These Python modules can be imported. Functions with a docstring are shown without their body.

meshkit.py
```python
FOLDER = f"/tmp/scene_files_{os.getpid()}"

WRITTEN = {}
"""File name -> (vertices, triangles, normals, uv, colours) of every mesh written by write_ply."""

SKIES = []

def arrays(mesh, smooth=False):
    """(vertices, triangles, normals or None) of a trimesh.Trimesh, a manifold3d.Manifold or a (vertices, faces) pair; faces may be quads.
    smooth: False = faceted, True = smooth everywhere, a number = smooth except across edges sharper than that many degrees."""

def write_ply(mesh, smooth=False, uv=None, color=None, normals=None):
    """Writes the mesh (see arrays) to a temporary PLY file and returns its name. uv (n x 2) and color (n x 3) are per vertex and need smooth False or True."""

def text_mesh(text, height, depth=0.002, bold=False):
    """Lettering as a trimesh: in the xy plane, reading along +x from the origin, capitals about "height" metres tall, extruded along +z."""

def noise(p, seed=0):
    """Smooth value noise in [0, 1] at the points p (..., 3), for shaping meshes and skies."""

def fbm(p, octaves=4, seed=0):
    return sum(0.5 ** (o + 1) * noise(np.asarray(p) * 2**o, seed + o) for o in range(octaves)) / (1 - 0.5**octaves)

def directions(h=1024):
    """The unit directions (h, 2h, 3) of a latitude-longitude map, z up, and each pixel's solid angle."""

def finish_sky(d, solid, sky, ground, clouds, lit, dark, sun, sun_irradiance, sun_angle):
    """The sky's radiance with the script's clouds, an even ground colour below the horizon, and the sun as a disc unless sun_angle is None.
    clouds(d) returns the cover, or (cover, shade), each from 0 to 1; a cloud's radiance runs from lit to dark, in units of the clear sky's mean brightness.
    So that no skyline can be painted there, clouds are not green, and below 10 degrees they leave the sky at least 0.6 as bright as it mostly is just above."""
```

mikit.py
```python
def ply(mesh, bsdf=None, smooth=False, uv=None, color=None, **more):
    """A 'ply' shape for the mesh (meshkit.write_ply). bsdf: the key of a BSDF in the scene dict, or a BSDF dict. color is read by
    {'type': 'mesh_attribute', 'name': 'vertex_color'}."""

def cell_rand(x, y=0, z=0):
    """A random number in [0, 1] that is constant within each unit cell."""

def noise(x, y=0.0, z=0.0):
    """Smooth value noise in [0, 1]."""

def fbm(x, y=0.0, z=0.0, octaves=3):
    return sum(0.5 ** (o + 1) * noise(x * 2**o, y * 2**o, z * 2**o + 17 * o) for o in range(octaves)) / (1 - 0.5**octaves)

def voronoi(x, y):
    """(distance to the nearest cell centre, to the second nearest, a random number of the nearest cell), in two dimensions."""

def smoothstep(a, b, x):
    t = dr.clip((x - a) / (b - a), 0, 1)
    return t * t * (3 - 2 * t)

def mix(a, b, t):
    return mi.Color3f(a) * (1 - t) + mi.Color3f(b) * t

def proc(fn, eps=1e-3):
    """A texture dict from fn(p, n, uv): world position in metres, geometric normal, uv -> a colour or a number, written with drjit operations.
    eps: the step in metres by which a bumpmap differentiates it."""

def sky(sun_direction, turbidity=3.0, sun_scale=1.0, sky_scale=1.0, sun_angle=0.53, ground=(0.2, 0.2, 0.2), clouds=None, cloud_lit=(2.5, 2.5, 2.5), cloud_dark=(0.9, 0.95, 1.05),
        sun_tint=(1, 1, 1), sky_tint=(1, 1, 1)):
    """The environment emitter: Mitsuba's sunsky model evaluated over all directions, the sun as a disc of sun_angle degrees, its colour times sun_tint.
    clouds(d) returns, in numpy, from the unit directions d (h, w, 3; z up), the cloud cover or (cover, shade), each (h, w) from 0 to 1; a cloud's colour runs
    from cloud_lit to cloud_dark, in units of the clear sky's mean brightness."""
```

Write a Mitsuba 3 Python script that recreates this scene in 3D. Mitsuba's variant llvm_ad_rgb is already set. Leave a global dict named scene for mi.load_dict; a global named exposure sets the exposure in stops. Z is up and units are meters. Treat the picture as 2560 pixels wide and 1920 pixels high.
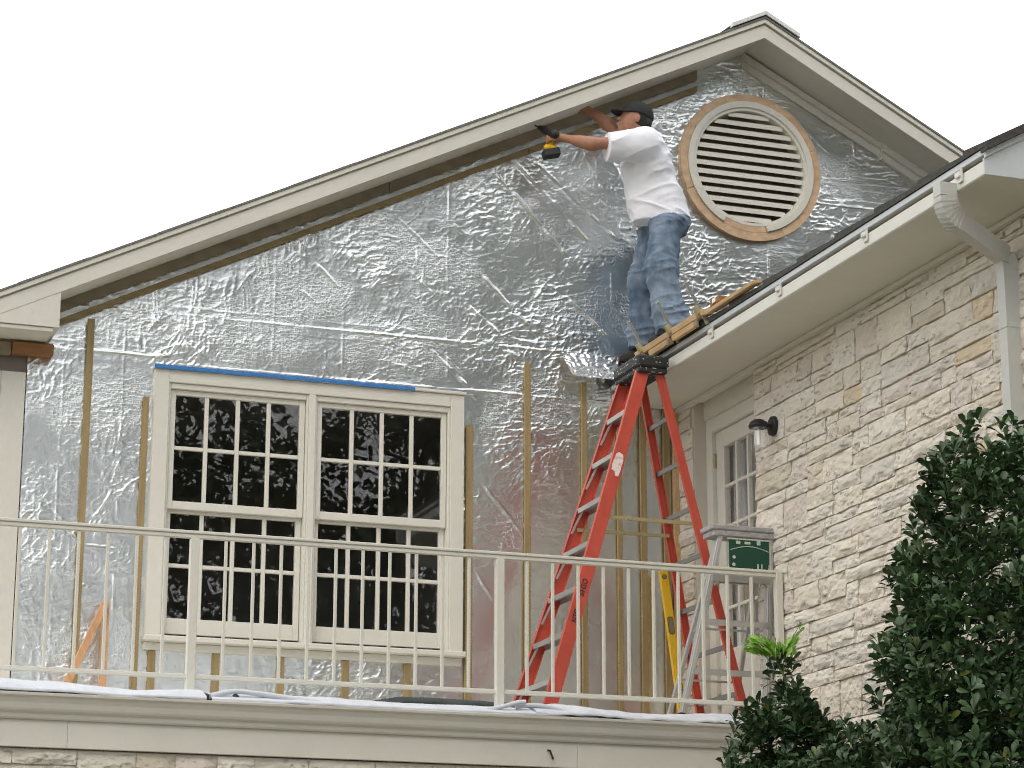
import math, numpy as np, trimesh, mitsuba as mi, drjit as dr, mikit, meshkit
from mikit import noise, fbm, voronoi, cell_rand, smoothstep, mix
from shapely.geometry import Polygon, box as sbox

T = mi.ScalarTransform4f
scene, labels = {}, {}

# ---------------------------------------------------------------- camera, sky, exposure
exposure = 2.27
R = np.array([[0.942, -0.3356, 0.0018], [0.0869, 0.2387, -0.9672], [0.3241, 0.9113, 0.254]])
EYE = np.array([0.0, -15.5, 1.6])
scene['camera'] = {'type': 'perspective', 'fov': 23.4386, 'fov_axis': 'x', 'near_clip': 0.1, 'far_clip': 3000.0,
                   'to_world': T().look_at(origin=EYE.tolist(), target=(EYE + R[2]).tolist(), up=(-R[1]).tolist())}
SUN = (-0.45, -0.55, 0.75)
scene['sky'] = mikit.sky(SUN, turbidity=3.0, sun_scale=0.10, sun_angle=30.0, ground=(0.2, 0.2, 0.18),
                         clouds=lambda d: np.ones(d.shape[:2]), cloud_lit=(3.6, 3.62, 3.64))

# ---------------------------------------------------------------- materials
def rgb(c): return {'type': 'rgb', 'value': list(map(float, c))}
def mat(key, color, rough=0.6, metal=0.0, spec=0.4, bump=None, bscale=1.0, two=True, **kw):
    b = {'type': 'principled', 'base_color': color if isinstance(color, dict) else rgb(color), 'roughness': rough, 'metallic': metal, 'specular': spec, **kw}
    if bump is not None:
        b = {'type': 'bumpmap', 'arbitrary': bump, 'scale': bscale, 'bsdf': b}
    scene[key] = {'type': 'twosided', 'bsdf': b} if two else b
    return key
VC = {'type': 'mesh_attribute', 'name': 'vertex_color'}

def paint_fn(c):
    def fn(p, n, uv):
        d = fbm(p.x * 5.0, p.y * 5.0, p.z * 1.3, 3)
        s = fbm(p.x * 60.0, p.y * 60.0, p.z * 25.0, 2)
        return mi.Color3f(c) * (0.93 + 0.09 * d + 0.05 * s)
    return fn
M_TRIM = mat('m_trim', mikit.proc(paint_fn((0.605, 0.592, 0.535))), 0.5)
M_WIN = mat('m_window_paint', (0.635, 0.622, 0.56), 0.45)
M_GUTTER = mat('m_gutter_paint', mikit.proc(paint_fn((0.60, 0.60, 0.555))), 0.42)
M_SOFFIT = M_TRIM
M_SPOUT = mat('m_downspout_paint', mikit.proc(paint_fn((0.47, 0.475, 0.45))), 0.45)
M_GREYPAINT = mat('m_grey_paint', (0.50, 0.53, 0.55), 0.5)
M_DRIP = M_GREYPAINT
M_DECKFASCIA = M_TRIM
M_DECKGUTTER = M_TRIM
M_RAIL = mat('m_rail', (0.60, 0.588, 0.525), 0.4)
M_SHINGLE = mat('m_shingle', mikit.proc(lambda p, n, uv: mi.Color3f(0.055, 0.055, 0.05) * (0.6 + 0.8 * fbm(p.x * 60, p.y * 60, p.z * 60, 2))), 0.9)
M_EDGE = mat('m_shingle_edge', mikit.proc(lambda p, n, uv: mi.Color3f(0.16, 0.155, 0.14) * (0.6 + 0.8 * fbm(p.x * 60, p.y * 60, p.z * 60, 2))), 0.9)
M_RIDGE = mat('m_ridge_metal', (0.62, 0.63, 0.63), 0.4)
M_BACK = mat('m_backing', (0.22, 0.2, 0.18), 0.9)
M_DARK = mat('m_dark', (0.03, 0.03, 0.028), 0.8)
M_DARKWOOD = mat('m_dark_wood', mikit.proc(lambda p, n, uv: mi.Color3f(0.23, 0.195, 0.14) * (0.6 + 0.8 * fbm(p.x * 9, p.y * 40, p.z * 14, 3))), 0.85)
def wood_fn(c, k):
    def fn(p, n, uv):
        g = fbm(p.x * k[0], p.y * k[1], p.z * k[2], 3)
        kn = fbm(p.x * 7, p.y * 7, p.z * 3.0, 2)
        return mi.Color3f(c) * (0.62 + 0.55 * g + 0.25 * kn)
    return fn
M_FURR = mat('m_furring', mikit.proc(wood_fn((0.29, 0.215, 0.105), (70, 70, 3))), 0.75)
M_FURRX = mat('m_furring_rake', mikit.proc(wood_fn((0.25, 0.195, 0.105), (6, 60, 40))), 0.8)
M_PLANK = mat('m_plank', mikit.proc(wood_fn((0.50, 0.345, 0.185), (60, 4, 60))), 0.75)
M_CEDAR = mat('m_cedar', mikit.proc(wood_fn((0.52, 0.29, 0.15), (60, 60, 5))), 0.7)
M_RING = mat('m_ring_wood', mikit.proc(wood_fn((0.56, 0.395, 0.255), (25, 60, 25))), 0.7)
M_RUST = mat('m_rust_wood', mikit.proc(wood_fn((0.24, 0.12, 0.05), (6, 60, 50))), 0.85)
def foil_tint(p, n, uv):
    a = fbm(p.x * 2.3, p.y * 2.3, p.z * 2.3, 3)
    return mi.Color3f(0.79, 0.82, 0.825) * (0.92 + 0.10 * a)
def foil_bump(p, n, uv):                                   # the finest creases, below the size of the sheets' own mesh
    a = 1 - dr.abs(2 * noise(p.x * 26, 0, p.z * 75) - 1)
    b = 1 - dr.abs(2 * noise(p.x * 70 + 3, 5, p.z * 30 + p.x * 22) - 1)
    m = smoothstep(0.46, 0.70, fbm(p.x * 3.1 + 9, 2, p.z * 3.1, 2))
    return (0.0008 * dr.power(a, 9) + 0.0007 * dr.power(b, 9)) * (0.12 + m)
M_FOIL = mat('m_foil', mikit.proc(foil_tint), 0.25, metal=1.0, bump=mikit.proc(foil_bump, eps=1.5e-3))
M_FOILFLAP = mat('m_foil_flap', (0.9, 0.9, 0.9), 0.25, metal=1.0)
def stone_bump(p, n, uv): return 0.022 * fbm(p.x * 38, p.y * 38, p.z * 38, 3) + 0.008 * smoothstep(0.45, 0.75, noise(p.x * 21 + 3, p.y * 21, p.z * 30))
def stone_pit_shade(p, n, uv):                                  # dark specks in the split faces: pit shade put into the colour
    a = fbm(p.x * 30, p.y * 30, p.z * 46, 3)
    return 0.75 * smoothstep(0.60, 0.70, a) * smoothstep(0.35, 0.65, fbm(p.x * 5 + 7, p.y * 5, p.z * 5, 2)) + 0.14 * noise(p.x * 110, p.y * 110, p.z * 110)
scene['m_stone'] = {'type': 'twosided', 'bsdf': {'type': 'bumpmap', 'arbitrary': mikit.proc(stone_bump, eps=2e-3), 'scale': 1.0, 'bsdf': {'type': 'blendbsdf', 'weight': mikit.proc(stone_pit_shade),
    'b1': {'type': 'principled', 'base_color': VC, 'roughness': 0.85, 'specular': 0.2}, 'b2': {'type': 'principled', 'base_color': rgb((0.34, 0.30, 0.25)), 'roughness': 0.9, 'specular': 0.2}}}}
M_MORTAR = mat('m_mortar', (0.56, 0.53, 0.47), 0.95)
M_LADDER = mat('m_ladder_red', mikit.proc(lambda p, n, uv: mi.Color3f(0.51, 0.080, 0.052) * (0.8 + 0.3 * fbm(p.x * 18, p.y * 18, p.z * 7, 3))), 0.45)
M_BLACK = mat('m_black_plastic', (0.02, 0.02, 0.022), 0.5)
M_SPECK = mat('m_paint_splashed_plastic', mikit.proc(lambda p, n, uv: mix((0.022, 0.024, 0.024), (0.42, 0.42, 0.4), smoothstep(0.80, 0.86, noise(p.x * 75, p.y * 75, p.z * 75)))), 0.55)
M_ALU = mat('m_aluminium', mikit.proc(lambda p, n, uv: mi.Color3f(0.60, 0.60, 0.59) * (0.75 + 0.3 * fbm(p.x * 12, p.y * 12, p.z * 9, 3))), 0.42, metal=0.85)
M_SHADED_BAR = mat('m_shaded_bar', (0.22, 0.215, 0.205), 0.5, metal=0.6)  # ladder rear bars: their shade is put into a darker base colour
M_STEEL = mat('m_steel', (0.7, 0.69, 0.66), 0.28, metal=1.0)
M_BRASSY = mat('m_dull_brass', (0.42, 0.36, 0.2), 0.5, metal=0.5)
M_GREENLABEL = mat('m_green_label', (0.009, 0.06, 0.036), 0.35)
M_WHITE = mat('m_white_plastic', (0.8, 0.8, 0.78), 0.5)
M_STICK = mat('m_sticker', mikit.proc(lambda p, n, uv: mix((0.72, 0.66, 0.64), (0.66, 0.42, 0.38), smoothstep(0.5, 0.72, fbm(p.x * 45, p.y * 45, p.z * 45, 2)))), 0.6)
M_YELLOW = mat('m_yellow', (0.72, 0.44, 0.02), 0.4)
M_ORANGE = mat('m_orange', (0.7, 0.15, 0.03), 0.5)
M_TAPE = mat('m_blue_tape', mikit.proc(lambda p, n, uv: mi.Color3f(0.035, 0.16, 0.42) * (0.75 + 0.5 * fbm(p.x * 40, p.y * 40, p.z * 60, 2))), 0.55)
M_SHEET = mat('m_white_sheet', mikit.proc(lambda p, n, uv: mi.Color3f(0.54, 0.57, 0.62) * (0.88 + 0.2 * fbm(p.x * 14, p.y * 14, p.z * 14, 3))), 0.5)
M_ROLL = mat('m_black_membrane', mikit.proc(lambda p, n, uv: mi.Color3f(0.035, 0.045, 0.045) * (0.6 + 0.9 * fbm(p.x * 22, p.y * 22, p.z * 22, 3))), 0.5)
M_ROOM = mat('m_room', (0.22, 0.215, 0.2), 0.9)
M_PLENUM = mat('m_plenum', (0.3, 0.27, 0.22), 0.9)
M_CURTAIN = mat('m_curtain', (0.32, 0.33, 0.33), 0.9)
M_SKIN = mat('m_skin', mikit.proc(lambda p, n, uv: mi.Color3f(0.34, 0.165, 0.105) * (0.85 + 0.3 * fbm(p.x * 30, p.y * 30, p.z * 30, 2))), 0.5)
M_SHIRT = mat('m_shirt', (0.76, 0.775, 0.84), 0.85, bump=mikit.proc(lambda p, n, uv: 0.004 * fbm(p.x * 22, p.y * 22, p.z * 34, 3), eps=2e-3), sheen=0.2)
def denim(p, n, uv):
    w = fbm(p.x * 26, p.y * 26, p.z * 9, 3)
    v = fbm(p.x * 6, p.y * 6, p.z * 4, 2)
    g = noise(p.x * 190, p.y * 190, p.z * 190)
    return mix((0.065, 0.105, 0.17), (0.22, 0.285, 0.365), smoothstep(0.2, 0.8, 0.55 * w + 0.45 * v)) * (0.82 + 0.3 * g)
M_JEANS = mat('m_jeans', mikit.proc(denim), 0.85, sheen=0.2)
M_HAIR = mat('m_hair', (0.012, 0.01, 0.009), 0.5)
M_CAP = mat('m_cap', (0.016, 0.018, 0.02), 0.8)
M_SHOE = mat('m_shoe', (0.025, 0.02, 0.018), 0.7)
M_LEAF = mat('m_leaf', VC, 0.34, spec=0.5)
M_BARK = mat('m_bark', mikit.proc(lambda p, n, uv: mi.Color3f(0.10, 0.08, 0.06) * (0.5 + fbm(p.x * 25, p.y * 25, p.z * 6, 3))), 0.9)
M_GROUND = mat('m_ground', mikit.proc(lambda p, n, uv: mix((0.10, 0.10, 0.06), (0.19, 0.165, 0.12), fbm(p.x * 0.8, p.y * 0.8, 0, 4))), 0.95)
M_PAVE = mat('m_paving', mikit.proc(lambda p, n, uv: mi.Color3f(0.36, 0.35, 0.32) * (0.8 + 0.35 * fbm(p.x * 3, p.y * 3, 0, 4))), 0.9)
scene['m_pane'] = {'type': 'thindielectric', 'int_ior': 1.52}
scene['m_jar'] = {'type': 'thindielectric', 'int_ior': 1.5}

# ---------------------------------------------------------------- geometry helpers
def add(key, mesh, m, smooth=False, color=None, **kw):
    scene[key] = mikit.ply(mesh, m, smooth=smooth, color=color, **kw)
    return key
taken = {}
def num(key):
    n = taken.get(key, -1) + 1
    taken[key] = n
    return key if n == 0 else f'{key}_{n:03d}'
def tag(key, label=None, category=None, group=None, kind=None):
    d = labels.setdefault(key, {})
    for k, v in (('label', label), ('category', category), ('group', group), ('kind', kind)):
        if v: d[k] = v
def cat(ms): return trimesh.util.concatenate(ms)
def bx(x0, x1, y0, y1, z0, z1, b=0.003):
    """A box with chamfered edges."""
    lo, hi = np.array([min(x0, x1), min(y0, y1), min(z0, z1)]), np.array([max(x0, x1), max(y0, y1), max(z0, z1)])
    b = min(b, 0.3 * (hi - lo).min())
    pts = []
    for s in np.ndindex(2, 2, 2):
        c = np.where(s, hi, lo)
        for k in range(3):
            q = c + np.where(s, -b, b); q[k] = c[k]
            pts.append(q)
    return trimesh.convex.convex_hull(np.array(pts))
def frame(d, up=(0, 0, 1)):
    d = np.asarray(d, float) / np.linalg.norm(d)
    up = np.asarray(up, float)
    if abs(d @ up) > 0.98 * np.linalg.norm(up): up = np.array([1.0, 0, 0])
    s = np.cross(d, up); s /= np.linalg.norm(s)
    return s, np.cross(s, d), d
def bar(p, q, w, h, up=(0, 0, 1), b=0.002, off=(0, 0)):
    """A rectangular bar from p to q: width w across, height h along up."""
    p, q = np.asarray(p, float), np.asarray(q, float)
    s, u, d = frame(q - p, up)
    m = bx(off[0] - w / 2, off[0] + w / 2, off[1] - h / 2, off[1] + h / 2, 0, np.linalg.norm(q - p), b)
    A = np.eye(4); A[:3, 0], A[:3, 1], A[:3, 2], A[:3, 3] = s, u, d, p
    return m.apply_transform(A)
def tube(p, q, r, r2=None, n=12):
    p, q = np.asarray(p, float), np.asarray(q, float)
    r2 = r if r2 is None else r2
    s, u, d = frame(q - p)
    a = np.arange(n) * 2 * np.pi / n
    ring = np.outer(np.cos(a), s) + np.outer(np.sin(a), u)
    v = np.vstack([p + ring * r, q + ring * r2, [p], [q]])
    i = np.arange(n); j = (i + 1) % n
    f = np.vstack([np.c_[i, j, j + n], np.c_[i, j + n, i + n], np.c_[j, i, i * 0 + 2 * n], np.c_[i + n, j + n, i * 0 + 2 * n + 1]])
    return trimesh.Trimesh(v, f, process=False)
def path_tube(pts, rs, n=8):
    pts = np.asarray(pts, float); rs = np.broadcast_to(rs, len(pts))
    a = np.arange(n) * 2 * np.pi / n
    V, F = [], []
    s0 = None
    for k, p in enumerate(pts):
        d = pts[min(k + 1, len(pts) - 1)] - pts[max(k - 1, 0)]
        s, u, d = frame(d) if s0 is None else frame(d, np.cross(d, s0) if np.linalg.norm(np.cross(d, s0)) > 1e-6 else (0, 0, 1))
        s0 = s
        V.append(p + rs[k] * (np.outer(np.cos(a), s) + np.outer(np.sin(a), u)))
    i = np.arange(n); j = (i + 1) % n
    for k in range(len(pts) - 1):
        o = k * n
        F += [np.c_[i + o, j + o, j + o + n], np.c_[i + o, j + o + n, i + o + n]]
    m = len(pts) * n
    V += [pts[:1], pts[-1:]]
    F += [np.c_[j, i, i * 0 + m], np.c_[i + m - n, j + m - n, i * 0 + m + 1]]
    return trimesh.Trimesh(np.vstack(V), np.vstack(F), process=False)
def xz_prism(poly, y0, y1):
    """Extrudes a polygon given in (x, z) from y0 to y1."""
    m = trimesh.creation.extrude_polygon(poly if hasattr(poly, 'exterior') else Polygon(poly), abs(y1 - y0), engine='earcut')
    v = m.vertices
    m.vertices = np.c_[v[:, 0], max(y0, y1) - v[:, 2], v[:, 1]]
    return m
def yz_prism(poly, x0, x1):
    m = trimesh.creation.extrude_polygon(poly if hasattr(poly, 'exterior') else Polygon(poly), abs(x1 - x0), engine='earcut')
    v = m.vertices
    m.vertices = np.c_[min(x0, x1) + v[:, 2], v[:, 0], v[:, 1]]
    return m
def grid_mesh(V, ok=None):
    """A sheet from a vertex grid (n, m, 3); ok (n-1, m-1) masks its cells."""
    n, m = V.shape[:2]
    idx = np.arange(n * m).reshape(n, m)
    q = np.stack([idx[:-1, :-1], idx[1:, :-1], idx[1:, 1:], idx[:-1, 1:]], -1)
    q = q[ok] if ok is not None else q.reshape(-1, 4)
    f = np.vstack([q[:, [0, 1, 2]], q[:, [0, 2, 3]]])
    used, inv = np.unique(f, return_inverse=True)
    return trimesh.Trimesh(V.reshape(-1, 3)[used], inv.reshape(-1, 3), process=False)
def vnoise(*p, seed=0): return meshkit.noise(np.stack(np.broadcast_arrays(*[np.asarray(q, float) for q in p]), -1), seed)
def vfbm(*p, seed=0, octaves=4): return meshkit.fbm(np.stack(np.broadcast_arrays(*[np.asarray(q, float) for q in p]), -1), octaves, seed)

# ---------------------------------------------------------------- ground
gr = grid_mesh(np.stack(np.meshgrid(np.linspace(-600, 600, 41), np.linspace(-600, 600, 41), [0.0], indexing='ij'), -1)[:, :, 0])
add('ground', gr, M_GROUND); tag('ground', kind='structure')

# ================================================================ HOUSE (gable wall at y = 0)
XR, ZF, SL, SR = 7.326, 8.593, 0.4892, 0.525          # ridge x, apex of the fascia's lower edge, slopes
def zr(x, off=0.0): return ZF + off - np.where(x < XR, SL * (XR - x), SR * (x - XR))
def rake(o0, o1, y0, y1, xa, xb):
    """A board that follows the rake between two vertical offsets from the fascia's lower edge."""
    return xz_prism([(xa, float(zr(xa, o0))), (xb, float(zr(xb, o0))), (xb, float(zr(xb, o1))), (xa, float(zr(xa, o1)))], y0, y1)
tag('house', 'gabled house wall wrapped in shiny crinkled foil insulation with cream trim', 'house')
XL, XE = 1.62, 12.9
wall = Polygon([(XL + 0.4, 3.0), (XE - 0.4, 3.0), (XE - 0.4, float(zr(XE - 0.4, 0.03))), (XR, ZF + 0.03), (XL + 0.4, float(zr(XL + 0.4, 0.03)))])
from shapely.geometry import Point
wall = wall.difference(sbox(3.06, 3.99, 5.11, 5.75)).difference(Point(7.342, 7.712).buffer(0.458, 32))
add('house__wall', xz_prism(wall, 0.012, 0.16), M_BACK)
# side and rear walls, roof
add('house__side_wall', cat([bx(XL + 0.4, XL + 0.55, 0.165, 8, 0, 5.75), bx(XE - 0.55, XE - 0.4, 0.165, 8, 0, 5.75), bx(XL + 0.4, XE - 0.4, 8.0, 8.15, 0, 5.7), bx(XL + 0.4, XE - 0.4, 0.02, 0.2, 0, 2.99)]), M_TRIM)
add('house__roof', rake(0.115, 0.16, -0.35, 8.4, XL, XR), M_SHINGLE)
add('house__roof_001', rake(0.115, 0.16, -0.35, 8.4, XR, XE), M_SHINGLE)
n_sh = 0
for xa, xb in ((XL, XR), (XR, XE)):
    L = np.linspace(xa, xb, 14)
    for a, b in zip(L[:-1], L[1:]):
        j = 0.004 * math.sin(7.3 * a)
        add(num('house__shingle_edge'), rake(0.1445, 0.160 + j * .6, -0.394, -0.352, a, b), M_EDGE)
for xa, xb in ((XL, XR), (XR, XE)):
    add(num('house__rake_fascia'), rake(0.0, 0.098, -0.37, -0.342, xa, xb), M_TRIM)
    add(num('house__rake_crown'), rake(0.112, 0.143, -0.386, -0.342, xa, xb), M_TRIM)
    add(num('house__rake_backer'), rake(0.098, 0.112, -0.352, -0.342, xa, xb), M_TRIM)
    add(num('house__rake_soffit'), rake(0.014, 0.03, -0.341, 0.0, xa, xb), M_SOFFIT)
# bed moulding under the right rake soffit, in two lengths with a joint
for a, b, t in ((XR - 0.02, 8.42, 0.0), (8.423, XE - 0.4, 0.012)):
    add(num('house__bed_moulding'), rake(-0.035 - t, 0.012, -0.052 - t, -0.012, a, b), M_TRIM)
    add(num('house__frieze_board'), rake(-0.095 - t, -0.037 - t, -0.026 - t, -0.010, a, b), M_TRIM)
# ridge cap
for s, xa, xb in ((SL, XR - 0.27, XR), (SR, XR, XR + 0.27)):
    add(num('house__ridge_cap'), xz_prism([(xa, float(zr(xa, 0.170))), (xb, float(zr(xb, 0.170))), (xb, float(zr(xb, 0.200))), (xa, float(zr(xa, 0.200)))], -0.405, 8.3), M_RIDGE)
add('house__ridge_vent', xz_prism([(XR - 0.2, float(zr(XR - 0.2, 0.165))), (XR, ZF + 0.165), (XR + 0.25, float(zr(XR + 0.25, 0.165))), (XR + 0.25, float(zr(XR + 0.25, 0.172))), (XR, ZF + 0.172), (XR - 0.2, float(zr(XR - 0.2, 0.172)))], -0.392, 8.2), M_DARK)
add('house__ridge_end', xz_prism([(XR - 0.36, float(zr(XR - 0.36, 0.166))), (XR - 0.24, float(zr(XR - 0.24, 0.17))), (XR - 0.24, float(zr(XR - 0.24, 0.198)))], -0.36, -0.2), M_SHINGLE)
# boxed eave return at the left
add('house__eave_return', xz_prism([(1.62, 5.80), (1.80, 5.915), (2.336, 5.915), (2.336, float(zr(2.336, -0.003))), (1.62, float(zr(1.62, -0.003)))], -0.366, -0.006), M_TRIM)
add('house__eave_soffit', bx(1.62, 2.30, -0.355, -0.0, 5.885, 5.912), M_SOFFIT)
add('house__eave_block', bx(2.085, 2.348, -0.115, -0.014, 5.80, 5.868), M_RUST)
add('house__eave_block_001', bx(1.70, 2.345, -0.085, -0.014, 5.872, 5.884), M_DARKWOOD)
add('house__eave_block_002', bx(1.70, 2.08, -0.10, -0.014, 5.795, 5.866), M_DARKWOOD)
tag('house__eave_block', 'rust-stained wood block under the eave return')
# dark nailer under the left soffit and the furring strip below it
def rake_strip(key, o0, o1, xa, xb, d, m, lab=None):
    k = num(key); add(k, rake(o0, o1, -0.012 - d, -0.012, xa, xb), m)
    if lab: tag(k, lab)
rake_strip('house__nailer', -0.062, 0.012, 2.34, 4.60, 0.022, M_DARKWOOD)
rake_strip('house__nailer', -0.062, 0.012, 4.605, 6.935, 0.022, M_DARKWOOD)
rake_strip('house__furring_strip', -0.150, -0.108, 2.36, 5.62, 0.019, M_FURRX, 'dark furring strip along the left rake')
rake_strip('house__furring_strip', -0.150, -0.108, 5.625, 6.935, 0.019, M_FURRX, 'furring strip end beside the worker')

# foil-faced insulation boards: real creased sheets
rng = np.random.default_rng(5)
def ridge_line(X, Z, a, b, w, h, wob=0.006):
    a, b = np.array(a), np.array(b)
    d = b - a; L = np.linalg.norm(d); d /= L
    t = (X - a[0]) * d[0] + (Z - a[1]) * d[1]
    s = (X - a[0]) * -d[1] + (Z - a[1]) * d[0] + wob * (vnoise(t * 9, 3.0 + a[0], 0) - 0.5) * 2
    e = np.clip(np.minimum(t, L - t) / 0.06, 0, 1)
    return h * np.exp(-np.abs(s / w) ** 1.4) * e * np.clip(2.6 * vnoise(t * 11, a[1] * 9, 2.0) - .45, 0, 1.6) - 0.5 * h * np.exp(-((s + 2.2 * w) / w) ** 2) * e * vnoise(t * 5, a[0] * 9, 4.0)
def ridged(X, Z, fx, fz, ang, seed, pw=5):
    c, s = math.cos(ang), math.sin(ang)
    u, v = X * c + Z * s, -X * s + Z * c
    wu = u + 0.035 * (vnoise(u * 9, v * 9, seed) - .5); wv = v + 0.035 * (vnoise(u * 9 + 5, v * 9, seed + 3.3) - .5)
    r = 1 - np.abs(2 * vnoise(wu * fx, wv * fz, seed + .5) - 1)
    return r ** pw * np.clip(2.2 * vnoise(u * fx * .35 + 9, v * fz * .35, seed + 1.7) - .55, 0, 1)
seams_h = [(2.2, 7.0, 6.182), (2.3, 3.06, 5.885), (5.15, 6.7, 5.847), (7.9, 9.4, 7.715), (7.86, 9.6, 7.515), (3.0, 5.2, 5.84)]
seams_v = [(5.04, 4.0, 7.4), (3.82, 5.9, 7.0), (2.43, 3.4, 5.8), (6.26, 5.9, 8.0), (2.82, 4.0, 6.2), (3.35, 5.9, 6.6), (4.3, 5.9, 7.1), (7.48, 5.9, 8.4)]
diags = [((5.349, 7.472), (5.93, 6.875)), ((5.267, 6.701), (5.763, 6.201)), ((5.45, 7.62), (6.2, 6.9)), ((4.66, 7.05), (5.02, 6.72)), ((5.16, 6.48), (5.5, 6.19)), ((4.08, 6.66), (4.3, 6.45)),
         ((4.75, 6.25), (5.2, 5.86)), ((5.7, 7.55), (6.3, 7.05)), ((5.9, 6.6), (6.25, 6.3)), ((5.0, 6.1), (5.25, 5.86)), ((6.5, 6.9), (6.95, 6.45)), ((5.3, 5.2), (5.6, 4.85)), ((5.25, 4.6), (5.45, 4.3)), ((2.35, 4.9), (2.6, 4.6)), ((2.8, 5.0), (2.65, 4.72))]
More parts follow.
